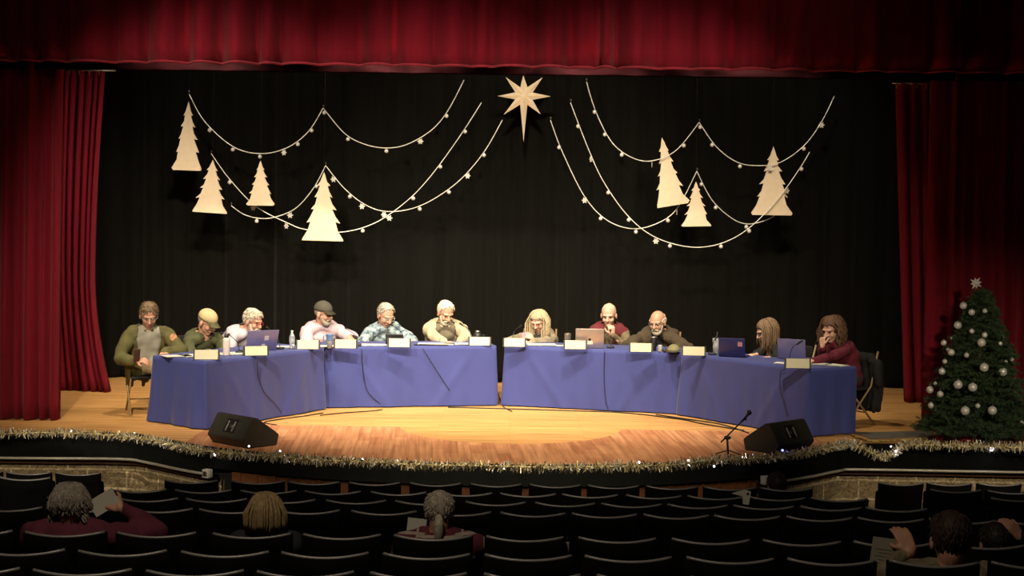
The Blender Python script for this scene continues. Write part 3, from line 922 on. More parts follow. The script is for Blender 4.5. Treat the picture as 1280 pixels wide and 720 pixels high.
        # folds in the cloth
        puff(me, lambda c_: .006 + noise.noise(c_ * 9 + Vector((hair_seed, 0, 0))) * .022 + noise.noise(Vector((c_.x * 20, c_.y * 20, c_.z * 9))) * .006)
        # neck opening, cut away
        b2 = bmesh.new(); b2.from_mesh(me)
        nk = T(N) + UP * .045 * sc
        dele = [fc for fc in b2.faces if fc.calc_center_median().z > nk.z and (fc.calc_center_median() - nk).length < .10 * sc]
        if cuts: dele = list(set(dele) | {fc for fc in b2.faces if cuts(fc.calc_center_median())})
        bmesh.ops.delete(b2, geom=dele, context='FACES')
        b2.to_mesh(me); b2.free()
        return me
    mkm('shirt', garment(.006, 'none' if (jacket and not vest) else sleeve), shirt, o)
    if jacket:
        def cut(c_):
            w = c_ + root
            t = min(max((w.z - P0.z) / max(N.z - P0.z, .01), 0), 1)
            s0 = spine(t); r_ = w - s0
            fr = r_.dot(f); la = abs(r_.dot(l))
            return .03 < fr < .24 and la < (openw * (.55 + .9 * (1 - abs(t - .75))) if openw else 0)
        mkm('jacket' if not vest else 'vest', garment(.022, 'none' if vest else 'long', cut), jacket, o)
    if collar:
        bm = bmesh.new(); n = 20; pts = []
        cN = T(N) + UP * .035 * sc
        for j in range(n + 1):
            a = -PI * .86 + 2 * PI * .86 * j / n
            pts.append(cN + (-f * math.cos(a) + l * math.sin(a)) * .070 * sc + UP * (.018 * math.cos(a)) * sc - UP * (.02 * (1 - math.cos(a))))
        tube(bm, pts, .016 * sc, 8)
        mkm('collar', fuse(bm, .006, 3), collar, o)
    if under:
        bm = bmesh.new()
        for (Sh, E, Wt, D, Nn, s_, cu) in arms:
            cap(bm, T(Sh.lerp(E, .7)), .050 * sc, T(E), .046 * sc); cap(bm, T(E), .046 * sc, T(E.lerp(Wt, .82)), .036 * sc)
        mkm('undersleeve', fuse(bm, .008, 2), under, o)
    if tail:
        bm = bmesh.new(); pb = T(P0) - f * .10
        for i in range(9):
            u = i / 8 - .5
            cap(bm, pb + l * u * .42 + UP * .10, .04, pb + l * (u * .36 - .02) - f * .03 - UP * (.20 + .05 * math.sin(i * 1.9)), .022)
            cap(bm, pb - l * .20 + f * (.02 + .022 * i) + UP * .10, .035, pb - l * .21 + f * (.02 + .018 * i) - UP * (.24 - .012 * i), .02)
        mkm('jacket_tail', fuse(bm, .011, 3), tail, o)
    if legs:
        bm = bmesh.new()
        for hp, K, A in kn:
            cap(bm, T(hp), .095 * sc, T(K), .068 * sc); cap(bm, T(K), .068 * sc, T(A + UP * .04), .058 * sc)
        cap(bm, T(hips_[0]), .10 * sc, T(hips_[1]), .10 * sc)
        mkm('trousers', fuse(bm, .012, 3), trousers, o)
        for hp, K, A in kn:
            bm = bmesh.new(); a0 = T(A); 
            cap(bm, a0 - f * .03 - UP * .03, .045, a0 + f * .13 - UP * .045, .038); cap(bm, a0 + UP * .0, .04, a0 - UP * .03, .045)
            mkm('shoe', fuse(bm, .010, 2), M_BLACK, o)
    # --- face details
    for s_ in (-1, 1):
        bm = bmesh.new(); ell(bm, ho(s_ * .031, .0765, .006), Vector((.0135, .009, .007)) * hs, HR, 10, 8); mk('eye', bm, M_EYE, o)
    bm = bmesh.new(); ell(bm, ho(0, .086, -.064), Vector((.021, .006, .0045)) * hs, HR, 10, 6); mk('mouth', bm, M_LIP, o)
    # --- hair
    rnd = random.Random(hair_seed)
    if hair:
        hm = haircol
        bm = bmesh.new()
        vs = ell(bm, (0, 0, 0), (1, 1, 1), None, 36, 24)
        rm = []
        for v in bm.verts:
            x, y, z = v.co
            th = 1.045 if hair != 'buzz' else 1.015
            v.co = Vector((x * .076 * th, y * .095 * th - .014, z * .088 * th + .034))
        def keep(c_):
            x, y, z = c_; z -= .012 * noise.noise(Vector((x, y, z)) * 55 + Vector((hair_seed, 0, 0)))
            if hair == 'balding':      # fringe round the sides and back
                return (y < .035 and z < .062 - .25 * max(y + .02, 0) * 2 and z > -.055 + .5 * max(y, 0)) and not (z > .045 and y > -.05)
            if hair == 'thin':
                return z > -.045 + max(0, y) * 1.3 and y < .070 and not (y > .03 and z < .062)
            if hair in ('short', 'cap', 'buzz'):
                return z > -.050 + max(0, y + .03) * 1.9 and not (y > .030 and z < .085 - (.088 - y) * .2)
            return not (y > .042 and z < .066) and z > -.07
        dl = [fc for fc in bm.faces if not keep(fc.calc_center_median())]
        bmesh.ops.delete(bm, geom=dl, context='FACES')
        bmesh.ops.delete(bm, geom=[v for v in bm.verts if not v.link_faces], context='VERTS')
        for v in bm.verts:
            v.co += v.co.normalized() * (.004 * noise.noise(v.co * 40 + Vector((hair_seed, 0, 0))) + (.006 if hair in ('curly', 'long', 'bob', 'short') else .0))
        bmesh.ops.solidify(bm, geom=bm.faces[:], thickness=.005)
        M4 = Matrix.Translation(T(head)) @ HR.to_4x4() @ Matrix.Scale(hs, 4)
        # locks
        def lock(pts, r):
            tube(bm, pts, [r * .6] + [r] * (len(pts) - 2) + [r * .3], 6)
        if hair == 'balding' or hair == 'thin' or hair == 'short':
            for k in range(420 if hair != 'balding' else 160):
                a = rnd.uniform(0, 2 * PI); z = rnd.uniform(-.04, .115)
                rr_ = math.sqrt(max(0, 1 - ((z - .034) / .1) ** 2))
                p = Vector((math.sin(a) * .078 * rr_, -math.cos(a) * .098 * rr_ - .014, z))
                if not keep(p): continue
                d_ = Vector((rnd.uniform(-.3, .3), rnd.uniform(-.6, .1), -1)); d_ = (d_ - p.normalized() * d_.dot(p.normalized())).normalized()
                lock([p, p + d_ * .014 + p.normalized() * .0015, p + d_ * .034], .0036)
        if hair in ('long', 'bob', 'curly', 'ponytail', 'curlyshort'):
            wf = .80 if hair == 'long' else 1.0
            L = {'long': .30, 'bob': .175, 'curly': .24, 'ponytail': .05, 'curlyshort': .10}[hair]
            amp = {'curly': .019, 'curlyshort': .012}.get(hair, .002)
            for k in range(420 if hair != 'ponytail' else 90):
                if k % 3 == 0 and hair != 'ponytail':      # locks falling from a centre parting down both sides
                    sg = rnd.choice((-1, 1)); y0 = rnd.uniform(-.075, .070); dwn = Matrix((Hl, Hf, Hu)) @ Vector((0, 0, -1))
                    zt = .034 + .094 * math.sqrt(max(0, 1 - ((y0 + .014) / .104) ** 2))
                    yy = min(y0 * .5 - .012, .030)
                    pts = [Vector((sg * .004, y0, zt)), Vector((sg * .040, y0 * .9, zt * .93 + .002)), Vector((sg * .070, y0 * .75, zt * .55 + .012)), Vector((sg * .084 * wf, yy, .0))]
                    tot = L * (rnd.uniform(.75, 1.1) if hair != 'bob' else rnd.uniform(.9, 1.0)); q = pts[-1].copy(); ph = rnd.uniform(0, 6)
                    for i in range(6):
                        q = q + dwn * tot / 6 + Vector((sg * .002 + math.sin(ph + i * 1.9) * amp, math.cos(ph + i * 1.9) * amp - .003, 0))
                        pts.append(q.copy())
                    lock(spline(pts, 2), rnd.uniform(.0035, .0055)); continue
                a = rnd.uniform(-1.72, 1.72)          # 0 = back of head
                el = rnd.uniform(.15, 1.35)
                p = Vector((math.sin(a) * math.cos(el) * .084 * wf, -math.cos(a) * math.cos(el) * .104 - .014, math.sin(el) * .098 + .034))
                pts = []
                q = p.copy(); down = Matrix((Hl, Hf, Hu)) @ Vector((0, 0, -1))
                ph = rnd.uniform(0, 6)
                steps = 9
                tot = L * (rnd.uniform(.8, 1.1) if hair != 'bob' else rnd.uniform(.97, 1.03)) + el * .085
                for i in range(steps):
                    pts.append(q.copy())
                    c0 = Vector((0, -.014, .034))
                    rad = (q - c0); rad_n = Vector((rad.x / .084, rad.y / .104, rad.z / .098))
                    d_ = down.copy() if q.z < .034 else (Vector((math.sin(a), -math.cos(a), 0)) * .6 + down)
                    if rad_n.length < 1.15 and q.z > -.02:
                        nn = Vector((rad.x / .084 ** 2, rad.y / .104 ** 2, rad.z / .098 ** 2)).normalized()
                        d_ = d_ - nn * d_.dot(nn)
                    d_.normalize()
                    wv = Vector((math.sin(ph + i * 1.9), math.cos(ph + i * 1.9), 0)) * amp
                    q = q + d_ * tot / steps + wv
                    if q.z < -.02:
                        flare_ = .0 if hair in ('long', 'bob') else .009
                        q += Vector((math.sin(a), -math.cos(a), 0)) * flare_ * .4
                lock(pts, rnd.uniform(.0045, .007))
        bmesh.ops.transform(bm, matrix=M4, verts=bm.verts[:])
        if 'ponytail' in extras:
            pts = [ho(0, -.11, -.02), ho(0, -.145, -.05), ho(0, -.14, -.12), ho(0, -.12, -.17)]
            tube(bm, spline(pts, 4), [.016 + .012 * math.sin(i / 12 * PI) for i in range(13)], 10)
        mk('hair', bm, hm, o)
    if 'cap' in extras:
        cm = extras['cap']
        bm = bmesh.new(); vs = ell(bm, (0, 0, 0), (1, 1, 1), None, 28, 18)
        for v in bm.verts: v.co = Vector((v.co.x * .087, v.co.y * .106 - .012, v.co.z * .088 + .048))
        bmesh.ops.delete(bm, geom=[fc for fc in bm.faces if fc.calc_center_median().z < .040], context='FACES')
        bmesh.ops.solidify(bm, geom=bm.faces[:], thickness=.006)
        M4 = Matrix.Translation(T(head)) @ HR.to_4x4() @ Matrix.Scale(hs, 4)
        bmesh.ops.transform(bm, matrix=M4, verts=bm.verts[:])
        cp = mk('cap_crown', bm, cm[0], o)
        bm = bmesh.new(); g = []
        for i in range(13):
            a = (i / 12 - .5) * 2.2; row = []
            for j in range(6):
                k = j / 5; rx = .082 + 0 * k; y0 = .092 * math.cos(a * .95) - .012
                row.append(bm.verts.new((math.sin(a) * (.084 - .006 * k), y0 + k * (.075 * math.cos(a * .7) ** .5), .044 - .022 * k - .010 * abs(math.sin(a)) * k * 1.5)))
            g.append(row)
        for i in range(12):
            for j in range(5): bm.faces.new((g[i][j], g[i + 1][j], g[i + 1][j + 1], g[i][j + 1]))
        bmesh.ops.solidify(bm, geom=bm.faces[:], thickness=.005)
        bmesh.ops.transform(bm, matrix=M4, verts=bm.verts[:])
        mk('cap_brim', bm, cm[1], o)
        bm = bmesh.new(); ell(bm, ho(0, -.012, .138), (.008, .008, .005)); mk('cap_button', bm, cm[0], o)
    if 'glasses' in extras:
        bm = bmesh.new()
        for s_ in (-1, 1):
            tube(bm, [ho(s_ * .033 + .024 * math.cos(a), .096 + .0, .002 + .018 * math.sin(a)) for a in [2 * PI * i / 16 for i in range(16)]], .0022 * hs, 6, closed=True)
            tube(bm, [ho(s_ * .057, .094, .006), ho(s_ * .078, .06, .008), ho(s_ * .084, -.005, .004)], .0022 * hs, 6)
        tube(bm, [ho(-.01, .098, .006), ho(.01, .098, .006)], .0022 * hs, 6)
        mk('glasses', bm, extras['glasses'], o)
    if 'beard' in extras:
        bm = bmesh.new()
        ell(bm, ho(0, .045, -.095), Vector((.048, .048, .036)) * hs, HR, 18, 12)
        for s_ in (-1, 1):
            cap(bm, ho(s_ * .052, .022, -.035), .016 * hs, ho(s_ * .035, .05, -.09), .020 * hs)
            cap(bm, ho(s_ * .005, .096, -.049), .009 * hs, ho(s_ * .030, .080, -.064), .009 * hs)
        me = fuse(bm, .006, 1)
        puff(me, lambda c_: .004 * noise.noise(c_ * 90))
        mkm('beard', me, extras['beard'], o)
    if 'buttons' in extras:
        bm = bmesh.new()
        for i in range(4):
            c_ = spine(.9 - i * .17) + f * (.125 - .0 * i) * sc * bulk
            ell(bm, T(c_), (.006, .006, .006))
        mk('buttons', bm, M_PAPER, o)
    if 'patch' in extras:
        Sh, E, Wt, D, Nn, s_, cu = arms[1]
        c_ = Sh.lerp(E, .42) + (f * .35 + UP * .2 - l * 0).normalized() * .088 * sc
        bm = bmesh.new(); ell(bm, T(c_), (.045, .012, .05), Matrix.Rotation(ta, 3, 'Z') @ Matrix.Rotation(-.3, 3, 'X'), 14, 8)
        mk('sleeve_patch', bm, extras['patch'], o)
    tag(o, label, 'person', group)
    return o, root, arms

HM_WHITE = mat('white_hair', (.62, .55, .42), rough=.7, var=.25, scale=70)
HM_GREY = mat('grey_hair', (.33, .29, .235), rough=.7, var=.35, scale=60)
HM_SILVER = mat('silver_hair', (.45, .40, .32), rough=.7, var=.35, scale=60)
HM_BLOND = mat('blond_hair', (.36, .25, .12), rough=.6, var=.35, scale=60)
HM_BROWN = mat('brown_hair', (.13, .065, .032), rough=.6, var=.4, scale=50)
HM_LIGHTBROWN = mat('light_brown_hair', (.20, .125, .065), rough=.6, var=.35, scale=50)
HM_DARK = mat('dark_hair', (.02, .013, .010), rough=.6, var=.4, scale=50)
C_OLIVE = mat('olive_jacket_cloth', (.115, .105, .035), rough=.9, var=.2, bump=.3)
C_OLIVE2 = mat('dark_olive_shirt_cloth', (.075, .078, .032), rough=.9, var=.15, bump=.3)
C_GREYTEE = mat('grey_shirt_cloth', (.33, .31, .25), rough=.9, var=.1, bump=.2)
C_PALE = mat('pale_lilac_shirt_cloth', (.52, .46, .52), rough=.85, var=.08, bump=.2)
C_PINK = mat('lavender_pink_shirt_cloth', (.60, .45, .50), rough=.85, var=.08, bump=.2)
C_FLORAL = floral_mat()
C_BEIGE = mat('beige_jacket_cloth', (.48, .41, .27), rough=.9, var=.12, bump=.3)
C_TAUPE = mat('taupe_shirt_cloth', (.17, .145, .10), rough=.9, var=.1, bump=.2)
C_CARDI = mat('grey_beige_cardigan_wool', (.27, .225, .15), rough=.95, var=.15, bump=.6)
C_DARKTOP = mat('charcoal_top_cloth', (.045, .04, .032), rough=.9, var=.12, bump=.2)
C_MAROON = mat('maroon_vest_fleece', (.14, .02, .025), rough=.95, var=.15, bump=.4)
C_CHECK = mat('brown_check_shirt_cloth', (.16, .12, .07), rough=.9, var=.35, scale=30, bump=.2)
C_BLAZER = mat('brown_tweed_blazer', (.070, .050, .027), rough=.95, var=.25, scale=60, bump=.5)
C_BLACK = mat('black_top_cloth', (.012, .010, .010), rough=.9, var=.2, bump=.2)
C_WINE = mat('wine_sweater_knit', (.14, .014, .03), rough=.95, var=.15, bump=.5)
C_PURPLE = mat('dusky_magenta_top_cloth', (.13, .022, .045), rough=.9, var=.2, bump=.3)
C_NAVY = mat('dark_navy_top_cloth', (.02, .02, .03), rough=.9, var=.2, bump=.3)
C_PLAID = plaid_mat('maroon_plaid_shirt', (.12, .018, .03), (.38, .32, .28), 8)
C_PRINT = mat('cream_print_top_cloth', (.20, .165, .10), rough=.9, var=.6, scale=18, bump=.2)
DARKSLV = mat('dark_brown_sleeve_cloth', (.05, .03, .03), rough=.9, var=.1)

def T_(px, py, z=TH): return G(px, py, z)           # a point on the table plane
def hnd(px, py, d, D=(0, -1, -.2), Nn=(0, 0, 1), pole=None, cu=.45): return (P(px, py, d), D, Nn, pole, cu)
R_ = math.radians
# behind the left table
people = []
LN = -out_of(LB, LC) if False else Vector((LA - LB).normalized())   # outward direction of the left table
def seat_person(chair_label, *a, **k):
    o, root, arms = person(*a, **k)
    ta = a[2]
    place_folding(root.x, root.y, ta, chair_label)
    return o, root, arms

d1 = 17.75
seat_person('folding chair with tan legs under the man in the olive jacket', 'man in olive army jacket at the far left table end holding a dark phone', P(186, 394, d1), R_(22), R_(18), R_(28),
    (hnd(171, 451, d1 - .28, (.9, -.3, .1), (0, -.5, .8), (-1, .2, -.6), .9), hnd(205, 441, d1 - .25, (.1, -1, -.25), (0, -.3, 1), (1, 0.1, -.5), .35)),
    shirt=C_GREYTEE, jacket=C_OLIVE, trousers=M_KHAKI, hair='thin', haircol=mat('sandy_brown_hair', (.20, .13, .07), rough=.7, var=.3, scale=60),
    extras={'glasses': M_METAL, 'patch': mat('embroidered_patch', (.5, .25, .12), rough=.8, var=.6, scale=60)}, collar=C_OLIVE, bulk=1.12, back=.16, openw=.10, hair_seed=3, la=R_(72), tail=C_OLIVE)
seat_person('folding chair under the man in the tan cap', 'man in dark olive shirt and tan cap looking down beside white tumbler', P(259, 403, 18.55), R_(38), R_(60), R_(26),
    (hnd(262, 439, 18.2, (.9, -.6, 0), (0, 0, 1), None, .5), hnd(276, 438, 18.3, (.3, -1, 0), (0, 0, 1), None, .5)),
    shirt=C_OLIVE2, hair='cap', haircol=HM_GREY, extras={'cap': (mat('tan_cap_cloth', (.52, .42, .22), rough=.9, var=.08), mat('olive_cap_brim', (.16, .15, .07), rough=.9))},
    bulk=1.05, back=.3, hair_seed=4, collar=C_OLIVE2)
seat_person('folding chair under the white-bearded man at the lilac laptop', 'white-haired bearded man in pale shirt and red glasses leaning towards a lilac laptop', P(316, 401, 19.1), R_(50), R_(65), R_(22),
    (hnd(305, 436, 18.75, (.9, -.5, 0), (0, 0, 1), None, .5), hnd(330, 432, 18.9, (.8, -.7, 0), (0, 0, 1), None, .5)),
    shirt=C_PALE, hair='thin', haircol=HM_WHITE, extras={'glasses': mat('red_glasses_frame', (.4, .05, .05), rough=.4), 'beard': HM_WHITE},
    bulk=1.12, back=.42, hair_seed=5, collar=C_PALE, neck=(.13, .10))
seat_person('folding chair under the man in the dark cap', 'grey-bearded man in lavender shirt and dark cap looking to the right', P(404.5, 392, 19.85), R_(12), R_(60), R_(8),
    (hnd(400, 428, 19.45, (.6, -.7, 0), (0, 0, 1), None, .5), hnd(437, 421, 19.5, (.3, -.8, -.6), (.3, -.3, 1), (1, 0, -.5), .35)),
    shirt=C_PINK, sleeve='short', hair='cap', haircol=HM_GREY, extras={'cap': (mat('charcoal_cap_cloth', (.075, .07, .05), rough=.9, var=.1), mat('charcoal_cap_brim', (.085, .08, .055), rough=.9)), 'beard': HM_GREY,
    'glasses': M_BLACK}, under=DARKSLV, bulk=1.18, back=.25, hair_seed=6, collar=C_PINK)
seat_person('folding chair under the man in the blue floral shirt', 'white-haired man in blue floral shirt reading beside a black tablet', P(482, 394, 19.9), R_(8), R_(38), R_(30),
    (hnd(468, 430, 19.5, (.8, -.6, 0), (0, 0, 1), (-1, 0, -.5), .4), hnd(506, 429, 19.55, (-.4, -.9, 0), (0, 0, 1), (1, 0, -.5), .4)),
    shirt=C_FLORAL, sleeve='short', hair='short', haircol=HM_SILVER, extras={'glasses': M_RAIL}, bulk=1.12, back=.28, hair_seed=7, collar=C_FLORAL)
seat_person('folding chair under the man in the beige jacket', 'white-haired man in open beige jacket writing left of the centre gap', P(557, 391, 20.0), R_(8), R_(28), R_(30),
    (hnd(556, 428, 19.5, (.9, -.5, 0), (0, 0, 1), (-1, 0, -.5), .5), hnd(574, 429, 19.55, (-.6, -.8, 0), (0, 0, 1), (1, 0, -.5), .5)),
    shirt=C_TAUPE, jacket=C_BEIGE, hair='short', haircol=mat('bright_white_hair', (.78, .70, .55), rough=.7, var=.15, scale=60), extras={'beard': HM_WHITE}, bulk=1.2, back=.28, hair_seed=8, collar=C_BEIGE, openw=.10)
seat_person('folding chair under the woman with long grey-blond hair', 'woman with long grey-blond hair and beige cardigan reading papers right of the gap', P(673, 402, 20.0), R_(-4), R_(-24), R_(26),
    (hnd(653, 421, 19.65, (.6, -.5, .2), (-.5, -.5, .6), (-1, 0, -.4), .9), hnd(664, 428, 19.55, (-.9, -.4, -.1), (0, 0, 1), (1, 0, -.5), .35)),
    shirt=C_DARKTOP, jacket=C_CARDI, hair='long', haircol=mat('grey_blond_hair', (.46, .36, .22), rough=.65, var=.35, scale=50), extras={'glasses': mat('brown_glasses_frame', (.2, .06, .04), rough=.4)}, bulk=1.1, back=.28,
    hair_seed=9, openw=.13, shw=.165, hscale=1.06, skin=M_SKINP)
seat_person('folding chair under the person in the maroon vest', 'person with cropped white hair in maroon vest, chin on hand behind silver laptop', P(761, 394, 20.0), R_(-6), R_(-12), R_(18),
    (hnd(738, 428, 19.6, (.6, -.8, 0), (0, 0, 1), (-1, 0, -.5), .5), (P(765, 418.5, 19.76), (-.12, -.25, 1), (.2, -1, -.3), (.9, -.3, -1), 1.25)),
    shirt=C_CHECK, jacket=C_MAROON, vest=True, hair='buzz', haircol=mat('cropped_pale_hair', (.62, .47, .34), rough=.8, var=.15, scale=60), skin=M_SKINP, bulk=1.08, back=.24, hair_seed=10, collar=C_MAROON, openw=.05)
seat_person('folding chair under the man in the tweed blazer', 'bald man with white beard in brown tweed blazer leaning over the table', P(822, 403, 19.75), R_(-14), R_(-28), R_(16),
    (hnd(793, 430, 19.4, (.3, -.9, 0), (0, 0, 1), (-1, 0, -.4), .5), hnd(846, 434, 19.3, (-.5, -.8, 0), (0, 0, 1), (1, 0, -.4), .5)),
    shirt=C_BLACK, jacket=C_BLAZER, hair='balding', haircol=HM_WHITE, extras={'glasses': M_METAL, 'beard': HM_WHITE}, bulk=1.18, back=.36, hair_seed=11, collar=C_BLAZER, openw=.06, neck=(.14, .08))
seat_person('folding chair under the young woman with straight hair', 'young woman with long straight light brown hair and black top facing left', P(958, 414, 18.5), R_(-70), R_(-88), R_(24),
    (hnd(945, 444, 18.1, (-.8, -.6, 0), (0, 0, 1), None, .5), hnd(962, 447, 17.95, (-.8, -.6, 0), (0, 0, 1), None, .5)),
    shirt=C_BLACK, hair='long', haircol=HM_LIGHTBROWN, skin=M_SKINP, extras={'glasses': M_BLACK}, bulk=.92, back=.30, hair_seed=12, sc=1.02, shw=.16)
seat_person('folding chair with black coat hung on it at the right table end', 'woman with brown curly hair and wine sweater resting chin on her hand', P(1040, 412, 17.55), R_(-58), R_(-50), R_(20),
    ((P(1028, 433, 17.22), (.0, .1, 1), (-1, -.5, 0), (-.4, -.8, -1.2), 1.2), hnd(1016, 451, 17.1, (-.9, -.3, 0), (0, 0, 1), None, .4)),
    shirt=C_WINE, hair='curly', haircol=HM_BROWN, skin=M_SKINP, bulk=.98, back=.26, hair_seed=13, sc=1.05, shw=.165, sleeve='long')

# phone in the hand of the man in the olive jacket
q = P(171, 444, d1 - .36)
o = empty('phone', q)
bm = bmesh.new(); box(bm, (0, 0, .0), (.075, .012, .15), Matrix.Rotation(.5, 3, 'Z') @ Matrix.Rotation(.25, 3, 'X'), .005); mk('case', bm, mat('brown_phone_case', (.07, .03, .025), rough=.5), o)
tag(o, 'dark brown phone held by the man in the olive jacket', 'phone')

q = P(657, 419, 19.60)
o = empty('phone', q)  # a pink tissue, made up as a thin phone-like box
bm = bmesh.new(); box(bm, (0, 0, 0), (.10, .010, .07), Matrix.Rotation(-.2, 3, 'Y'), .004); mk('case', bm, mat('pink_tissue', (.62, .30, .34), rough=.5), o)
tag(o, 'pink tissue held by the woman with long grey-blond hair', 'phone')

# coat over the rightmost chair
def coat():
    c = P(1082, 455, 17.75); bm = bmesh.new(); c0 = Vector((c.x, c.y, 0))
    a = R_(-58); l, f = lvec(a), fvec(a)
    for i in range(16):
        u = i / 15 - .5
        x = l * u * .44
        top = c - c0 + x + UP * (.06 * math.cos(u * PI)) + f * (.03 * math.sin(i * 1.7))
        bot = x * .9 - f * (.03 + .03 * math.sin(i * 2.3)) + UP * (.19 + .02 * math.sin(i * 1.3))
        cap(bm, top, .045, bot.lerp(top, .4) - f * .02, .042); cap(bm, bot.lerp(top, .4) - f * .02, .042, bot, .03)
    for s in (-1, 1):
        cap(bm, c - c0 + l * s * .2 + UP * .02, .06, l * s * .24 + UP * .5 + f * .03, .045)
    cap(bm, c - c0 - l * .12 + UP * .07, .05, c - c0 + l * .1 + UP * .08, .055)
    me = fuse(bm, .012, 3)
    puff(me, lambda c_: .014 * noise.noise(c_ * 11))
    o = mkm('coat', me, M_BLACKFAB, loc=c0)
    tag(o, 'black coat draped over the back of the rightmost folding chair', 'coat')
coat()

# ------------------------------------------------------------------ things on the tables
def plate_proto():
    o = empty('name_plate', (0, 0, 0))
    bm = bmesh.new(); box(bm, (0, -.012, .056), (.25, .004, .105), Matrix.Rotation(-.18, 3, 'X')); mk('card', bm, M_CARD, o, smooth=False)
    bm = bmesh.new()
    box(bm, (0, .0, .054), (.285, .010, .110), Matrix.Rotation(-.18, 3, 'X'), .003)
    for s in (-1, 1): prism(bm, [Vector((s * .1395, -.028, 0)), Vector((s * .1395, .075, 0)), Vector((s * .1395, .013, .115)), Vector((s * .1395, .0, .112))], Vector((-.0035, 0, 0)), Vector((.0035, 0, 0)))
    mk('holder', bm, M_BLACK, o, smooth=False)
    return o
PL = plate_proto(); first_pl = True
aL = math.atan2((LC - LB).y, (LC - LB).x); aR = math.atan2((SB - Sc).y, (SB - Sc).x)
plates = [(258, 449.5, aL * .12, 'cream name card on black stand, at the near corner of the left table'),
          (320, 444.5, aL * .30, 'cream name card on black stand in front of the lilac laptop'),
          (385, 436.5, .05, 'cream name card right of the clear water bottle'),
          (432, 435.5, 0, 'cream name card right of the blue-topped glass tumbler'),
          (499, 434, 0, 'cream name card in front of the black tablet'),
          (599.5, 432, 0, 'cream name card just left of the gap between the tables'),
          (643, 433.5, 0, 'cream name card just right of the gap between the tables'),
          (719, 436.5, 0, 'cream name card in front of the silver laptop'),
          (801, 440, -.05, 'cream name card in front of the man in the blazer'),
          (867, 444.5, -.12, 'cream name card right of the cap lying on the table'),
          (997, 460.5, aR * .08, 'cream name card at the near corner of the right table')]
for x, y, a, lb in plates:
    o = PL if first_pl else copy_tree(PL); first_pl = False
    o.location = G(x, y, TH + .005); o.rotation_euler = (0, 0, a)
    tag(o, lb, 'name card', 'name cards along the meeting tables')

def paper_stack(c, w, d, a, label, name='paper_sheet', n=3, m=None):
    o = empty(name, (c.x, c.y, TH + .006), a)
    rnd = random.Random(int(c.x * 100))
    bm = bmesh.new()
    for i in range(n):
        box(bm, (rnd.uniform(-.015, .015), rnd.uniform(-.01, .01), .0015 + .003 * i), (w, d, .002), Matrix.Rotation(rnd.uniform(-.12, .12), 3, 'Z'))
    mk('sheets', bm, m or M_PAPER, o, smooth=False)
    tag(o, label, 'paper', 'papers on the meeting tables')
for x, y, w, d, a, lb in ((222, 446, .30, .22, .5, 'white papers under the hand of the man in olive jacket'),
    (240, 445.5, .22, .3, .6, 'white papers left of the nearest left name card'),
    (289, 443, .30, .26, .7, 'white papers beneath the white tumbler'),
    (352, 434.5, .24, .2, .3, 'white papers behind the clear water bottle'),
    (405, 433.5, .22, .16, .1, 'white papers between the two cards of the left corner'),
    (462, 432, .40, .22, .02, 'white papers in front of the man in the floral shirt'),
    (545, 430.5, .45, .2, .0, 'white papers under the forearms of the man in the beige jacket'),
    (572, 430.5, .34, .24, -.1, 'white papers right of the folded black folder'),
    (676, 431.5, .36, .2, .05, 'white papers in front of the long-haired woman'),
    (702, 433, .14, .1, .0, 'single white sheet left of the silver laptop name card'),
    (926, 445.5, .18, .13, -.4, 'white sheet beside the open dark blue laptop'),
    (978, 455, .16, .14, -.5, 'white sheet left of the rightmost name card'),
    (1024, 456, .26, .2, -.6, 'white papers right of the rightmost name card'),
    (1044, 457.5, .24, .18, -.8, 'white sheets at the right end of the right table')):
    paper_stack(G(x, y, TH), w, d, a, lb)
# folder sheets
o = paper_stack(G(540, 432, TH), .42, .10, .03, 'black folder lying at the table edge before the beige jacket', 'folder', 2, M_BLACK)

def laptop(c, a, w, h, m, label, decals, tilt=.25, d=.22):
    """lid back turned to the hall; local -Y is where the lid back looks"""
    o = empty('laptop', (c.x, c.y, TH + .006), a)
    bm = bmesh.new(); box(bm, (0, d / 2, .008), (w, d, .014), None, .004); mk('keyboard_base', bm, m, o)
    R = Matrix.Rotation(tilt, 3, 'X')
    bm = bmesh.new(); box(bm, R @ Vector((0, 0, h / 2 + .008)), (w, .009, h), R, .004); lid = mk('lid', bm, m, o)
    bm = bmesh.new(); box(bm, R @ Vector((0, .006, h / 2 + .008)), (w * .92, .003, h * .88), R); mk('screen', bm, mat('lit_laptop_screen', (.3, .35, .45), emit=(.5, .6, .8), estr=.5), lid, smooth=False)
    for (x, z, sw, sh, mm) in decals:
        bm = bmesh.new(); box(bm, R @ Vector((x, -.0055, z)), (sw, .003, sh), R, .001); mk('sticker', bm, mm, lid, smooth=False)
    tag(o, label, 'laptop')
M_LILAC = mat('lilac_laptop_shell', (.20, .19, .36), rough=.35, metal=.3, var=.08)
M_SILV = mat('silver_laptop_shell', (.50, .42, .38), rough=.3, metal=.6, var=.06)
M_NAVYL = mat('navy_laptop_shell', (.018, .022, .10), rough=.4, var=.08)
M_STK = mat('pale_sticker', (.55, .50, .55), rough=.6, var=.3, scale=120)
laptop(G(326, 439, TH), .62, .40, .25, M_LILAC, 'lilac laptop with two pale stickers on the left table', [(.05, .16, .055, .055, M_STK), (.02, .06, .045, .05, M_STK)], tilt=-.30 * -1)
laptop(G(737, 436, TH), -.05, .35, .245, M_SILV, 'silver laptop with white label before the person in the maroon vest', [(.005, .075, .065, .045, mat('white_label', (.75, .72, .66), rough=.6)), (-.0, .115, .03, .03, M_BLACK)], tilt=.22)
laptop(G(915, 447, TH), -.42, .32, .22, M_NAVYL, 'dark navy laptop with round pink sticker on the right table', [(.10, .16, .055, .055, mat('pink_sticker', (.45, .22, .24), rough=.6))], tilt=.15)
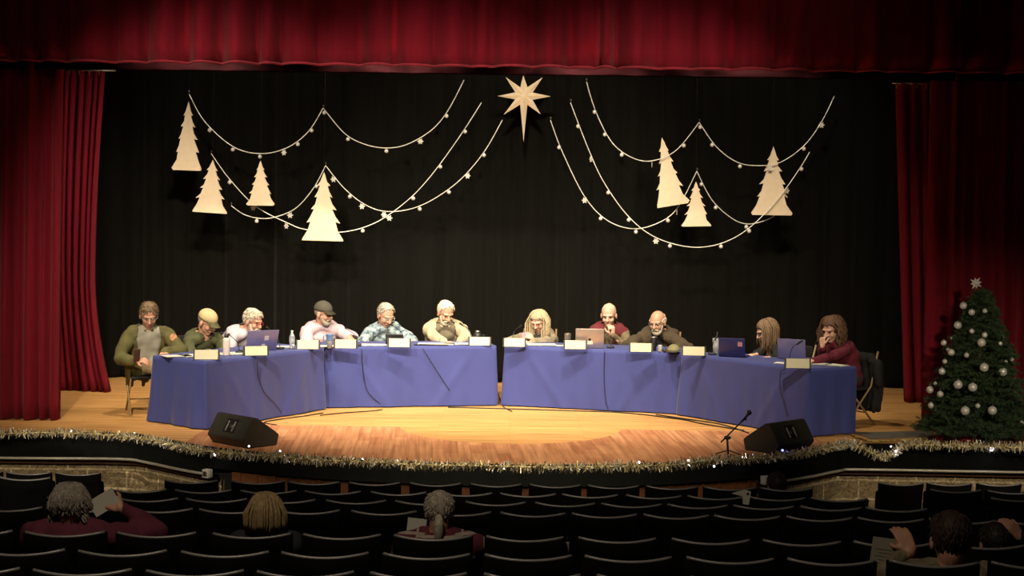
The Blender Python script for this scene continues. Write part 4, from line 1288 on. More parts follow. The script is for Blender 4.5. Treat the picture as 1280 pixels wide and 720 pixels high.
laptop(G(990, 450, TH), -.55, .34, .235, M_LILAC, 'pale lilac laptop before the curly-haired woman', [], tilt=.15)
o = empty('tablet', G(493, 430.5, TH + .005), .02)
R = Matrix.Rotation(.35, 3, 'X')
bm = bmesh.new(); box(bm, R @ Vector((0, 0, .07)), (.22, .014, .14), R, .005); mk('case', bm, M_BLACK, o)
bm = bmesh.new(); box(bm, R @ Vector((0, .008, .07)), (.2, .003, .12), R); mk('screen', bm, M_SCREEN, o)
bm = bmesh.new(); box(bm, (0, .06, .004), (.22, .12, .008), None, .003); mk('stand_flap', bm, M_BLACK, o)
o.location.x -= .0
tag(o, 'black tablet propped up in front of the man in the floral shirt', 'tablet')

def bottle_clear(c, label):
    o = empty('water_bottle', (c.x, c.y, TH + .006))
    bm = bmesh.new(); lathe(bm, [(.028, 0), (.033, .01), (.033, .05), (.030, .07), (.033, .09), (.033, .15), (.024, .175), (.013, .195), (.012, .205)], n=18); mk('bottle', bm, mat('clear_plastic', (.75, .8, .82), rough=.1, trans=.75, var=.02), o)
    bm = bmesh.new(); lathe(bm, [(.0145, .203), (.0145, .222), (.012, .224)], n=14); mk('cap', bm, M_PAPER, o)
    bm = bmesh.new(); lathe(bm, [(.034, .085), (.034, .135)], n=18, caps=False); mk('label_band', bm, mat('grey_blue_label', (.35, .38, .42), rough=.5, var=.4, scale=60), o)
    tag(o, label, 'bottle')
bottle_clear(G(365, 437, TH), 'clear plastic water bottle left of the lavender shirt man')
c = G(283, 445, TH); o = empty('tumbler_bottle', (c.x, c.y, TH + .006))
bm = bmesh.new(); lathe(bm, [(.036, 0), (.040, .01), (.041, .17), (.036, .195), (.024, .205)], n=20); mk('flask', bm, mat('pinkish_white_enamel', (.80, .68, .62), rough=.35, var=.1), o)
bm = bmesh.new(); lathe(bm, [(.026, .200), (.026, .228), (.014, .236), (.014, .245)], n=16); mk('lid', bm, M_BLACK, o)
bm = bmesh.new(); tube(bm, [(-.02, 0, .236), (-.016, 0, .262), (.016, 0, .262), (.02, 0, .236)], .004, 6); mk('carry_loop', bm, M_METAL, o)
tag(o, 'tall pinkish white flask with black lid on the left table', 'bottle')
c = G(412, 436, TH); o = empty('glass_tumbler', (c.x, c.y, TH + .006))
bm = bmesh.new(); lathe(bm, [(.026, 0), (.030, .004), (.040, .13), (.036, .13), (.027, .008)], n=20, caps=False); mk('glass', bm, mat('grey_tinted_glass', (.45, .46, .46), rough=.12, trans=.6, var=.05), o)
bm = bmesh.new()
lathe(bm, [(.041, .10), (.046, .165), (.048, .17), (.043, .165), (.038, .10)], n=20, caps=False); mk('sleeve', bm, mat('blue_cup_plastic', (.10, .22, .45), rough=.4, var=.1), o)
bm = bmesh.new(); tube(bm, [(-.044, 0, .15), (-.075, 0, .15), (-.072, 0, .10), (-.038, 0, .085)], .006, 6); mk('handle', bm, mat('blue_cup_plastic', (.1, .22, .45)), o)
tag(o, 'grey glass tumbler with blue rim and handle beside the lavender shirt man', 'cup')
c = G(709.5, 431.5, TH); o = empty('travel_mug', (c.x, c.y, TH + .006))
bm = bmesh.new(); lathe(bm, [(.033, 0), (.037, .004), (.043, .13), (.044, .138), (.038, .138)], n=20); mk('mug', bm, mat('brown_metal_mug', (.24, .20, .15), rough=.35, metal=.5, var=.1), o)
bm = bmesh.new(); lathe(bm, [(.040, .136), (.040, .146), (.03, .150)], n=20); mk('lid', bm, mat('brown_metal_lid', (.18, .15, .11), rough=.4, metal=.4), o)
tag(o, 'brown metal travel mug left of the silver laptop', 'cup')
c = G(895, 443, TH); o = empty('drinking_glass', (c.x, c.y, TH + .006))
bm = bmesh.new(); lathe(bm, [(.028, 0), (.032, .004), (.046, .19), (.043, .19), (.028, .008)], n=20, caps=False); mk('glass', bm, mat('frosted_clear_glass', (.8, .8, .78), rough=.2, trans=.7, var=.1), o)
bm = bmesh.new(); lathe(bm, [(.0275, .01), (.038, .12), (.0, .12)], n=16); mk('ice_water', bm, mat('ice_water', (.65, .66, .66), rough=.3, trans=.4, var=.4, scale=60), o)
bm = bmesh.new(); tube(bm, [(0, 0, .02), (.012, 0, .27)], .004, 6); mk('straw', bm, M_BLACK, o)
tag(o, 'tall iced drink glass with dark straw beside the navy laptop', 'cup')
c = G(597, 429.0, TH); o = empty('water_jug', (c.x, c.y, TH + .006))
bm = bmesh.new(); lathe(bm, [(.05, 0), (.056, .01), (.056, .09), (.045, .12), (.028, .135)], n=20); mk('jug', bm, M_BLACK, o)
bm = bmesh.new(); lathe(bm, [(.03, .133), (.032, .15), (.012, .158)], n=16); mk('lid', bm, M_METAL, o)
bm = bmesh.new(); tube(bm, [(.05, 0, .10), (.088, 0, .10), (.088, 0, .04), (.056, 0, .03)], .007, 6); mk('handle', bm, M_BLACK, o)
tag(o, 'squat black jug with metal lid behind the card left of the gap', 'jug')
c = G(817, 439, TH); o = empty('black_bottle', (c.x, c.y, TH + .006))
bm = bmesh.new(); lathe(bm, [(.030, 0), (.034, .01), (.034, .14), (.028, .155)], n=18); mk('flask', bm, M_BLACK, o)
bm = bmesh.new(); lathe(bm, [(.036, .153), (.038, .168), (.03, .176)], n=18); mk('lid', bm, M_METAL, o)
tag(o, 'black flask with silver lid in front of the man in the blazer', 'bottle')
c = G(825, 440, TH); o = empty('drinking_glass', (c.x, c.y, TH + .006))
bm = bmesh.new(); lathe(bm, [(.022, 0), (.025, .004), (.029, .08), (.026, .08), (.021, .008)], n=18, caps=False); mk('glass', bm, MATS['frosted_clear_glass'], o)
tag(o, 'short clear glass right of the black flask', 'cup')
# cap on the table
c = G(842, 441, TH); o = empty('baseball_cap', (c.x, c.y, TH + .006), -.3)
bm = bmesh.new(); ell(bm, (0, 0, 0), (.085, .10, .10), None, 24, 16)
bmesh.ops.delete(bm, geom=[fc for fc in bm.faces if fc.calc_center_median().z < .012], context='FACES'); bmesh.ops.solidify(bm, geom=bm.faces[:], thickness=.005)
mk('crown', bm, mat('olive_tan_cap_cloth', (.20, .18, .085), rough=.9, var=.2), o)
bm = bmesh.new(); ell(bm, (0, -.10, .014), (.075, .075, .006), None, 20, 8); mk('brim', bm, mat('dark_cap_brim', (.05, .045, .03), rough=.9), o)
tag(o, 'olive tan cap lying on the table before the tweed blazer', 'cap')

# gooseneck microphones with their cables
def goose(base, tip, label, drop=None):
    """base and tip are world points"""
    o = empty('table_microphone', (base.x, base.y, TH + .006))
    b = Vector((0, 0, 0)); t = tip - Vector((base.x, base.y, TH + .006))
    bm = bmesh.new(); box(bm, (0, 0, .012), (.09, .11, .024), None, .006); mk('base', bm, M_BLACK, o)
    mid = Vector((t.x * .25, t.y * .25, t.z * .7))
    w = spline([Vector((0, 0, .02)), mid, t], 8)
    bm = bmesh.new(); tube(bm, w, .0042, 7); mk('gooseneck', bm, M_BLACK, o)
    dr = (t - mid).normalized()
    bm = bmesh.new(); cap(bm, t - dr * .05, .009, t + dr * .015, .013); mk('microphone_head', bm, M_BLACK, o)
    if drop:
        bm = bmesh.new(); tube(bm, [q - Vector((base.x, base.y, TH + .006)) for q in drop], .005, 6); mk('cable', bm, M_BLACK, o)
    tag(o, label, 'microphone', 'gooseneck microphones on the meeting tables')
def drop_pts(pxs, side_fn):
    return [side_fn(x, y) for x, y in pxs]
def on_face(a, b, px, py, off=.055):
    """point where the view ray meets the vertical cloth face a-b, a little in front"""
    t = (b - a).normalized(); n = Vector((t.y, -t.x, 0))
    v = ray(px, py); a2 = a + n * off
    k = (a2 - Vector((0, 0, CZ))).dot(n) / v.dot(n)
    return Vector((0, 0, CZ)) + v * k
goose(G(300, 442, TH), P(286, 418, 18.2), 'gooseneck microphone beside the pinkish white flask')
goose(G(350, 437, TH), P(334, 409, 18.9), 'gooseneck microphone behind the lilac laptop')
goose(G(447, 433, TH), P(432, 410, 19.3), 'gooseneck microphone before the lavender shirt man')
goose(G(506, 432, TH), P(489, 406, 19.4), 'gooseneck microphone in front of the blue floral shirt')
goose(G(590, 430, TH), P(576, 405, 19.4), 'gooseneck microphone leaning towards the man in beige jacket')
goose(G(640, 430.5, TH), P(651, 407, 19.5), 'gooseneck microphone left of the long-haired woman')
goose(G(763, 435.5, TH), P(763, 413, 19.3), 'upright microphone between silver laptop and maroon vest')
goose(G(833, 440, TH), P(815, 425, 18.9), 'gooseneck microphone next to the black flask')
goose(G(890, 444, TH), P(896, 421, 18.2), 'gooseneck microphone leaning behind the iced drink glass')
goose(G(986, 456, TH), P(1001, 427, 17.0), 'gooseneck microphone before the pale lilac laptop')
def cable(pts, label, r=.005, group='microphone cables hanging down the blue cloths'):
    root = pts[0].copy(); bm = bmesh.new(); tube(bm, spline([p - root for p in pts], 6), r, 6)
    tag(mk('cable', bm, M_BLACK, loc=root), label, 'cable', group)
cable([on_face(LB, LC, x, y) for x, y in ((322, 449), (323, 470), (330, 490), (345, 506), (352, 516))], 'thin dark cable hanging down the angled left cloth')
cable([on_face(FA, FB, x, y) for x, y in ((452, 436), (454, 465), (460, 490), (478, 507))], 'thin dark cable curving down the cloth below the floral shirt')
cable([on_face(FA, FB, x, y) for x, y in ((528, 435), (545, 462), (562, 488))], 'thin dark cable slanting down the cloth below the beige jacket')
cable([on_face(RA, RB, x, y) for x, y in ((756, 438), (755, 470), (757, 500), (760, 511))], 'thin dark cable straight down the cloth below the maroon vest')
cable([on_face(Sc, SB, x, y) for x, y in ((982, 461), (976, 465), (975, 480), (980, 500), (985, 520))], 'thin dark cable down the angled right cloth behind the monitor')
FG = 'cables lying on the stage floor'
cable([G(x, y, .008) for x, y in ((404, 516), (380, 520), (350, 524), (330, 528), (346, 531))], 'dark cable on the floor before the leftmost table corner', .006, FG)
cable([G(x, y, .008) for x, y in ((478, 512), (460, 514), (430, 516), (400, 519))], 'dark cable on the floor under the table left of the gap', .006, FG)
cable([G(x, y, .008) for x, y in ((560, 509), (600, 510), (700, 513), (780, 516), (850, 524), (880, 530), (930, 538))], 'long dark cable on the floor along the right tables', .008, FG)
cable([G(x, y, .008) for x, y in ((820, 518), (860, 524), (900, 530), (936, 541))], 'dark cable beside the long one before the right table', .007, FG)
cable([G(x, y, .008) for x, y in ((620, 485), (624, 496), (629, 508), (640, 514))], 'dark cable running out through the gap between the tables', .006, FG)

# ------------------------------------------------------------------ floor monitors and microphone stand
def monitor(corner, w_ax, d_ax, label):
    """corner = bottom point nearest the hall and the outer side; w_ax, d_ax unit axes"""
    o = empty('floor_monitor', corner)
    prof = [(.07, 0), (.0, .09), (.125, .30), (.17, .305), (.46, .11), (.43, 0)]
    Wd = .62
    poly = [d_ax * a + UP * (b + .002) for a, b in prof]
    bm = bmesh.new(); prism(bm, poly, Vector(), -w_ax * Wd)
    bmesh.ops.bevel(bm, geom=bm.edges[:], offset=.008, segments=2, affect='EDGES')
    mk('cabinet', bm, mat('charcoal_speaker_cabinet', (.032, .030, .022), rough=.6, var=.1, bump=.3, bscale=200), o, smooth=False)
    # panel recess, with connectors, on the face turned to the hall
    c1, c2 = poly[1], poly[2]; up = (c2 - c1).normalized(); nrm = w_ax.cross(up).normalized()
    if nrm.dot(Vector((0, -1, 0))) < 0: nrm = -nrm
    ctr = (c1 + c2) / 2 - w_ax * Wd * .46
    R = Matrix((w_ax, nrm, up)).transposed()
    bm = bmesh.new(); box(bm, ctr + up * .01, (.20, .006, .15), R, .002); mk('connector_panel', bm, M_BLACK, o)
    for s in (-1, 1):
        bm = bmesh.new(); box(bm, ctr + w_ax * s * .055 + nrm * .010 + up * .0, (.022, .012, .11), R, .003); mk('handle_bar', bm, M_METAL, o)
    bm = bmesh.new()
    bm2 = ctr + nrm * .006
    tube(bm, [bm2 + nrm * .004 + w_ax * .02 + (up * math.cos(a) + w_ax * math.sin(a)) * .014 for a in [2 * PI * i / 12 for i in range(12)]], .003, 6, closed=True)
    mk('socket', bm, M_METAL, o)
    g1, g2 = poly[3], poly[4]; gu = (g1 - g2).normalized(); gn = w_ax.cross(gu).normalized()
    if gn.z < 0: gn = -gn
    R2 = Matrix((w_ax, gn, gu)).transposed()
    bm = bmesh.new(); box(bm, (g1 + g2) / 2 - w_ax * Wd / 2 + gn * .004, (Wd * .92, .008, .30), R2, .003); mk('grille', bm, M_BLACKFAB, o)
    tag(o, label, 'speaker', 'wedge floor monitors at the stage front')
wl = Vector((.70, -.68, 0)).normalized(); dl_ = Vector((.68, .70, 0)).normalized()
monitor(G(303, 562, 0), wl, dl_, 'black wedge floor monitor at the left front of the stage')
wr = Vector((-.70, -.68, 0)).normalized(); dr_ = Vector((-.68, .70, 0)).normalized()
monitor(G(974, 569, 0), wr, dr_, 'black wedge floor monitor at the right front beside the microphone stand')

b = G(910, 570, 0); o = empty('microphone_stand', b)
kn_ = P(909, 547, b.y) - b; e1 = P(901, 553, b.y - .02) - b; e2 = P(930, 524, b.y + .02) - b; e3 = P(936, 516, b.y + .02) - b
for k in range(3):
    a = k * 2 * PI / 3 + .4
    bm = bmesh.new(); tube(bm, [Vector((0, 0, .06)), Vector((math.cos(a) * .14, math.sin(a) * .14, .008))], .006, 7); mk('leg', bm, M_BLACK, o)
bm = bmesh.new(); tube(bm, [Vector((0, 0, .03)), kn_], .011, 8); mk('pole', bm, M_BLACK, o)
bm = bmesh.new(); cap(bm, kn_ - Vector((.012, 0, 0)), .02, kn_ + Vector((.02, -.01, 0)), .018); mk('clutch', bm, M_BLACK, o)
bm = bmesh.new(); tube(bm, [e1, e2], .008, 8); mk('boom', bm, M_BLACK, o)
bm = bmesh.new(); tube(bm, [e2 - Vector((.02, 0, .02)), e2, e2 + Vector((.025, 0, .0))], .012, 8); mk('clip', bm, M_BLACK, o)
tag(o, 'short black boom microphone stand at the right front of the stage', 'microphone stand')
o2 = empty('microphone', b + e2)
bm = bmesh.new(); cap(bm, (0, -.012, 0), .011, (e3 - e2) * .75 + Vector((0, -.012, 0)), .014); mk('handle', bm, M_BLACK, o2)
bm = bmesh.new(); ell(bm, (e3 - e2) * 1.05 + Vector((0, -.012, 0)), (.026, .026, .026)); mk('grille_ball', bm, M_BLACK, o2)
tag(o2, 'black microphone clipped on the short boom stand', 'microphone')

# ------------------------------------------------------------------ tinsel along the stage edge
def tinsel(path, label, R=.062, dens=620, seed=5):
    rnd = random.Random(seed); root = path[0].copy()
    bm = bmesh.new(); mi = 0
    for i in range(len(path) - 1):
        a, b = path[i] - root, path[i + 1] - root; L = (b - a).length; t = (b - a).normalized()
        for k in range(int(L * dens)):
            q = a.lerp(b, rnd.random())
            dv = Vector((rnd.gauss(0, 1), rnd.gauss(0, 1), rnd.gauss(0, 1))); dv = (dv - t * dv.dot(t) * .6).normalized()
            ln = R * rnd.uniform(.45, 1.15)
            s = dv.cross(Vector((rnd.gauss(0, 1), rnd.gauss(0, 1), rnd.gauss(0, 1)))).normalized() * rnd.uniform(.004, .0075)
            st = dv * ln * .12
            v = [bm.verts.new(q + st + s), bm.verts.new(q + st - s), bm.verts.new(q + dv * ln - s * .7), bm.verts.new(q + dv * ln + s * .7)]
            fc = bm.faces.new(v)
            fc.material_index = rnd.choice((0, 0, 0, 1, 1, 2, 3))
    tube(bm, [p - root for p in path], .008, 5)
    o = mk('tinsel_garland', bm, [M_GOLD, mat('bright_tinsel', (.95, .92, .80), rough=.22, metal=.75, var=.05), mat('sparkle_dark_tinsel', (.14, .11, .04), rough=.4, metal=.2, var=.3, scale=60), mat('sparkle_white_tinsel', (.95, .93, .85), rough=.3, var=.05)], loc=root, smooth=False)  # white and dark olive blades paint the sparkle into the colour
    tag(o, label, 'garland')
    return o, root
gp = [(-60, 540), (0, 541), (60, 540), (120, 542), (160, 545), (200, 551), (240, 560), (285, 565.5), (340, 569.5), (400, 574), (450, 576), (520, 579.5), (600, 581),
      (680, 583), (760, 582), (840, 580), (900, 574), (960, 571), (1005, 565), (1040, 558), (1062, 552)]
pth = spline([G(x, y, .03) + Vector((0, -.05, 0)) for x, y in gp], 5)
go, groot = tinsel(pth, 'long gold and silver tinsel garland along the left and middle stage edge')
def near_edge(px, py, z): return P(px, py, min(EDGE, key=lambda e: abs(640 + F * e.x / e.y - px)).y - .09)
pth2 = spline([near_edge(x, y, 0) for x, y in ((1063, 553), (1076, 559), (1092, 567), (1108, 570), (1120, 564), (1130, 556))] + [G(x, y, .03) + Vector((0, -.05, 0)) for x, y in ((1150, 555), (1180, 556), (1230, 557), (1290, 559), (1340, 560))], 5)
go2, groot2 = tinsel(pth2, 'gold tinsel garland with a sagging loop before the decorated tree', R=.066, dens=760, seed=6)
leds = [(91.7, 539, .020), (205, 553, .008), (270, 567, .016), (312, 557, .008), (351, 563, .007), (356, 569, .007), (397, 574, .009), (454, 573, .008), (540, 580, .007),
        (569, 583, .006), (630, 585, .006), (724, 586, .007), (798, 577, .011), (860, 575, .010), (892, 582, .009), (928, 572, .015), (1042, 557, .009)]
for x, y, r in leds:
    bm = bmesh.new(); ell(bm, (0, 0, 0), (r, r, r), None, 10, 8)
    q = near_edge(x, y, 0) + Vector((0, -.04, 0))
    mk('light_bulb', bm, M_LED, go, loc=q - groot)
bm = bmesh.new(); ell(bm, (0, 0, 0), (.012, .012, .012), None, 10, 8); mk('light_bulb', bm, M_LEDB, go, loc=near_edge(977, 562, 0) + Vector((0, -.05, 0)) - groot)
for x, y, r in ((1118, 563, .010), (1112, 557, .007), (1237, 560, .024)):
    bm = bmesh.new(); ell(bm, (0, 0, 0), (r, r, r), None, 10, 8)
    mk('light_bulb', bm, M_LED, go2, loc=near_edge(x, y, 0) + Vector((0, -.06, 0)) - groot2)

# mat with striped tape edge, at the right
q = [G(1066, 541, .002), G(1090, 549, .002), G(1172, 546, .002), G(1160, 539, .002)]
o = empty('floor_mat', q[0])
bm = bmesh.new(); prism(bm, [p - q[0] for p in q], Vector((0, 0, 0)), Vector((0, 0, .006))); mk('mat_sheet', bm, mat('grey_floor_mat', (.16, .145, .115), rough=.8, var=.15), o, smooth=False)
bm = bmesh.new()
ed = [G(1064, 543, .014), G(1075, 548, .014), (G(1092, 551.5, .014)), G(1125, 550, .014), G(1165, 548, .014)]
tube(bm, spline([p - q[0] for p in ed], 8), .010, 6)
m = mat('yellow_black_rope', (.4, .3, .1), rough=.6, var=.9, scale=22)
mk('striped_rope_edge', bm, m, o)
tag(o, 'grey floor mat with striped rope edge right of the tables', 'mat')

# ------------------------------------------------------------------ christmas tree
def xmas_tree():
    b = G(1222, 551, 0); H = (P(1222, 358, b.y) - b).z; Rb = .60
    rnd = random.Random(12)
    o = empty('christmas_tree', b)
    bm = bmesh.new(); tube(bm, [Vector((0, 0, .02)), Vector((0, 0, H * .97))], [.035, .006], 8); mk('trunk', bm, M_BARK, o)
    bm = bmesh.new()
    for k in range(3):
        a = k * 2 * PI / 3; tube(bm, [Vector((0, 0, .16)), Vector((math.cos(a) * .12, math.sin(a) * .12, .05)), Vector((math.cos(a) * .25, math.sin(a) * .25, .012))], .011, 6)
    mk('stand', bm, M_BLACK, o)
    bm = bmesh.new()
    def needles(p, q, dens, ln):
        L = (q - p).length; t = (q - p).normalized()
        for k in range(int(L * dens)):
            c = p.lerp(q, rnd.random())
            dv = Vector((rnd.gauss(0, 1), rnd.gauss(0, 1), rnd.gauss(0, 1)))
            dv = (dv.normalized() + t * .8).normalized() * ln * rnd.uniform(.7, 1.3)
            s = dv.cross(Vector((rnd.gauss(0, 1), rnd.gauss(0, 1), rnd.gauss(0, 1)))).normalized() * .0032
            bm.faces.new((bm.verts.new(c + s), bm.verts.new(c - s), bm.verts.new(c + dv)))
    nb = 300
    for i in range(nb):
        v = (i + .5) / nb; v = v ** .75 if False else v
        h = .13 + (H - .13) * (1 - math.sqrt(1 - v * .985))if False else .13 + (H * .97 - .13) * v ** 1.25
        fr = 1 - (h - .13) / (H - .13)
        R = Rb * (fr ** .78) * rnd.uniform(.78, 1.08) + .03
        a = i * 2.39996 + rnd.uniform(-.3, .3)
        d_ = Vector((math.cos(a), math.sin(a), 0))
        z0 = h; p0 = Vector((0, 0, z0)); p1 = d_ * R * .55 + Vector((0, 0, z0 - .01)); p2 = d_ * R + Vector((0, 0, z0 - .05 * fr + .02))
        tube(bm, [p0, p1, p2], [.006, .004, .002], 4)
        needles(p0.lerp(p1, .35), p1, 260, .045); needles(p1, p2, 620, .045)
        for s in (-1, 1):
            for tt in (.45, .7, .88):
                st = p0.lerp(p2, tt); sd = (d_ * .7 + Vector((-d_.y, d_.x, 0)) * s * .8 + Vector((0, 0, rnd.uniform(-.2, .25)))).normalized()
                needles(st, st + sd * R * .30 * (1.25 - tt * .5), 520, .042)
    mk('foliage', bm, M_PINE, o, smooth=False)
    tag(o, 'green artificial tree with silver and white balls at the right stage front', 'tree')
    # topper
    tz = P(1220, 354, b.y - .02)
    tpo = empty('tree_topper', tz)
    bm = bmesh.new()
    for k in range(8):
        a = k * PI / 4 + .2; d_ = Vector((math.cos(a), 0, math.sin(a)))
        s = Vector((-d_.z, 0, d_.x)) * .016
        c_ = bm.verts.new((0, -.025, 0)); t_ = bm.verts.new(d_ * (.075 if k % 2 else .062)); l_ = bm.verts.new(d_ * .03 + s); r_ = bm.verts.new(d_ * .03 - s); k_ = bm.verts.new((0, .02, 0))
        for fc in ((c_, l_, t_), (c_, t_, r_), (k_, t_, l_), (k_, r_, t_)): bm.faces.new(fc)
    bmesh.ops.recalc_face_normals(bm, faces=bm.faces)
    mk('points', bm, M_ORNW, tpo, smooth=False)
    bm = bmesh.new(); ell(bm, (0, -.01, 0), (.022, .022, .022)); mk('centre', bm, M_ORNW, tpo)
    bm = bmesh.new(); tube(bm, [(0, .01, -.01), (0, .02, -.09)], .006, 6); mk('stem', bm, M_METAL, tpo)
    tag(tpo, 'cream flake-shaped topper on the decorated tree', 'tree topper')
    # ornaments
    S = 3.273
    spots = [(243,138,15),(277,165,13),(331,160,10),(220,218,16),(277,242,10),(330,258,12),(317,289,17),(403,265,8),(394,293,9),(196,272,7),(163,290,12),(180,318,8),(193,329,14),
             (256,340,10),(167,366,10),(442,358,9),(417,367,7),(155,407,14),(328,391,18),(404,409,18),(128,456,7),(221,461,18),(281,472,18),(106,482,15),(148,500,13),(455,485,9),
             (110,546,12),(250,568,18),(302,548,10),(361,567,18),(484,615,10)]
    pr = None
    for (u, v, r) in spots:
        px, py = 1130 + u / S, 340 + v / S
        rad = r / S / F * b.y
        # meet the cone
        q = P(px, py, b.y); hh = q.z; fr = 1 - (hh - .13) / (H - .13)
        R = Rb * max(fr, .02) ** .78 * .98 + .04; dx = q.x - b.x
        dy = math.sqrt(max(R * R - dx * dx, .0004))
        c = P(px, py, b.y - dy)
        big = r > 13
        if pr is None:
            pr = empty('tree_bauble', (0, 0, 0))
            bm = bmesh.new(); ell(bm, (0, 0, 0), (1, 1, 1), None, 18, 12); mk('ball', bm, M_ORN, pr)
            bm = bmesh.new(); lathe(bm, [(.25, .95), (.25, 1.15), (.08, 1.2), (.05, 1.5)], n=8); mk('cap', bm, M_METAL, pr)
            ob = pr
        else: ob = copy_tree(pr)
        if r in (15, 16, 18):
            ob.children[0].data = ob.children[0].data if ob is pr else ob.children[0].data
        ob.location = c; ob.scale = (rad, rad, rad)
        vi = sorted(t_[1] for t_ in spots).index(v)
        row = 'upper' if v < 300 else ('middle' if v < 430 else 'lower')
        side = 'left' if u < 215 else ('centre' if u < 340 else 'right')
        on_ = ('top one', 'second', 'third', 'fourth', 'fifth', 'sixth', 'seventh', 'eighth', 'ninth', 'tenth', 'eleventh', 'twelfth', 'thirteenth', 'fourteenth', 'fifteenth', 'sixteenth', 'seventeenth', 'eighteenth', 'nineteenth', 'twentieth')
        on_ = on_[vi] if vi < 20 else ('lowest one', 'second lowest', 'third lowest', 'fourth lowest', 'fifth lowest', 'sixth lowest', 'seventh lowest', 'eighth lowest', 'ninth lowest', 'tenth lowest', 'eleventh lowest')[len(spots) - 1 - vi]
        lb = '%s silver bauble on the decorated tree, %s counting downwards, %s side' % ('large' if big else 'small', on_, side)
        tag(ob, lb, 'bauble', '%s silver baubles on the %s %s of the tree' % ('large' if big else 'small', row, side))
    return b
TB = xmas_tree()
# skirt and small things at the foot of the tree
c = G(1217, 551, 0)
bm = bmesh.new(); n = 48
A = []; 
for k, (r, z) in enumerate(((.06, .10), (.2, .07), (.38, .035), (.50, .012))):
    A.append([bm.verts.new((r * math.cos(2 * PI * j / n) * (1 + .05 * math.sin(j * 1.3) * k / 3), r * .62 * math.sin(2 * PI * j / n), z + .012 * math.sin(j * 1.9) * k / 3 + .006)) for j in range(n)])
for i in range(3):
    for j in range(n): bm.faces.new((A[i][j], A[i][(j + 1) % n], A[i + 1][(j + 1) % n], A[i + 1][j]))
bmesh.ops.solidify(bm, geom=bm.faces[:], thickness=.008)
tag(mk('tree_skirt', bm, velvet('bright_red_skirt_cloth', (.25, .012, .02), .2), loc=(c.x, c.y - .02, 0.0)), 'red cloth skirt around the foot of the decorated tree', 'tree skirt')
def poinsettia(px, py, label, m, h=.10):
    c = G(px, py, 0.0); o = empty('potted_flower', c)
    bm = bmesh.new(); lathe(bm, [(.03, 0.02), (.035, .03), (.045, h * .7), (.04, h * .7)], n=14); mk('pot', bm, mat('red_foil_pot', (.30, .02, .03), rough=.3, metal=.3), o)
    bm = bmesh.new(); rnd = random.Random(int(px))
    for k in range(16):
        a = rnd.uniform(0, 2 * PI); e = rnd.uniform(0, 1.0); d_ = Vector((math.cos(a) * math.cos(e), math.sin(a) * math.cos(e), math.sin(e) * .7))
        s = d_.cross(UP).normalized() * .018; c0 = Vector((0, 0, h * .75))
        v = [bm.verts.new(c0), bm.verts.new(c0 + d_ * .04 + s), bm.verts.new(c0 + d_ * .085), bm.verts.new(c0 + d_ * .04 - s)]
        bm.faces.new(v)
    bmesh.ops.solidify(bm, geom=bm.faces[:], thickness=.003)
    mk('petals', bm, m, o, smooth=False)
    tag(o, label, 'flower')
M_RPETAL = mat('red_petal', (.35, .02, .025), rough=.6, var=.2)
poinsettia(1174, 553, 'red potted flower at the left foot of the decorated tree', M_RPETAL)
poinsettia(1208, 555, 'red potted flower between the tree foot and the small white figure', M_RPETAL, .08)
# small white flake figure
c = G(1232, 556, 0); o = empty('snowflake_figure', (c.x, c.y, 0))
bm = bmesh.new(); lathe(bm, [(.05, .004), (.048, .012), (.014, .02), (.010, .11)], n=14); mk('base', bm, mat('grey_green_base', (.12, .14, .11), rough=.6), o)
bm = bmesh.new()
for k in range(4): box(bm, (0, 0, .16), (.13, .016, .022), Matrix.Rotation(k * PI / 4, 3, 'Y'), .004)
mk('flake', bm, M_ORNW, o)
tag(o, 'small cream snowflake figure standing at the foot of the tree', 'figurine')

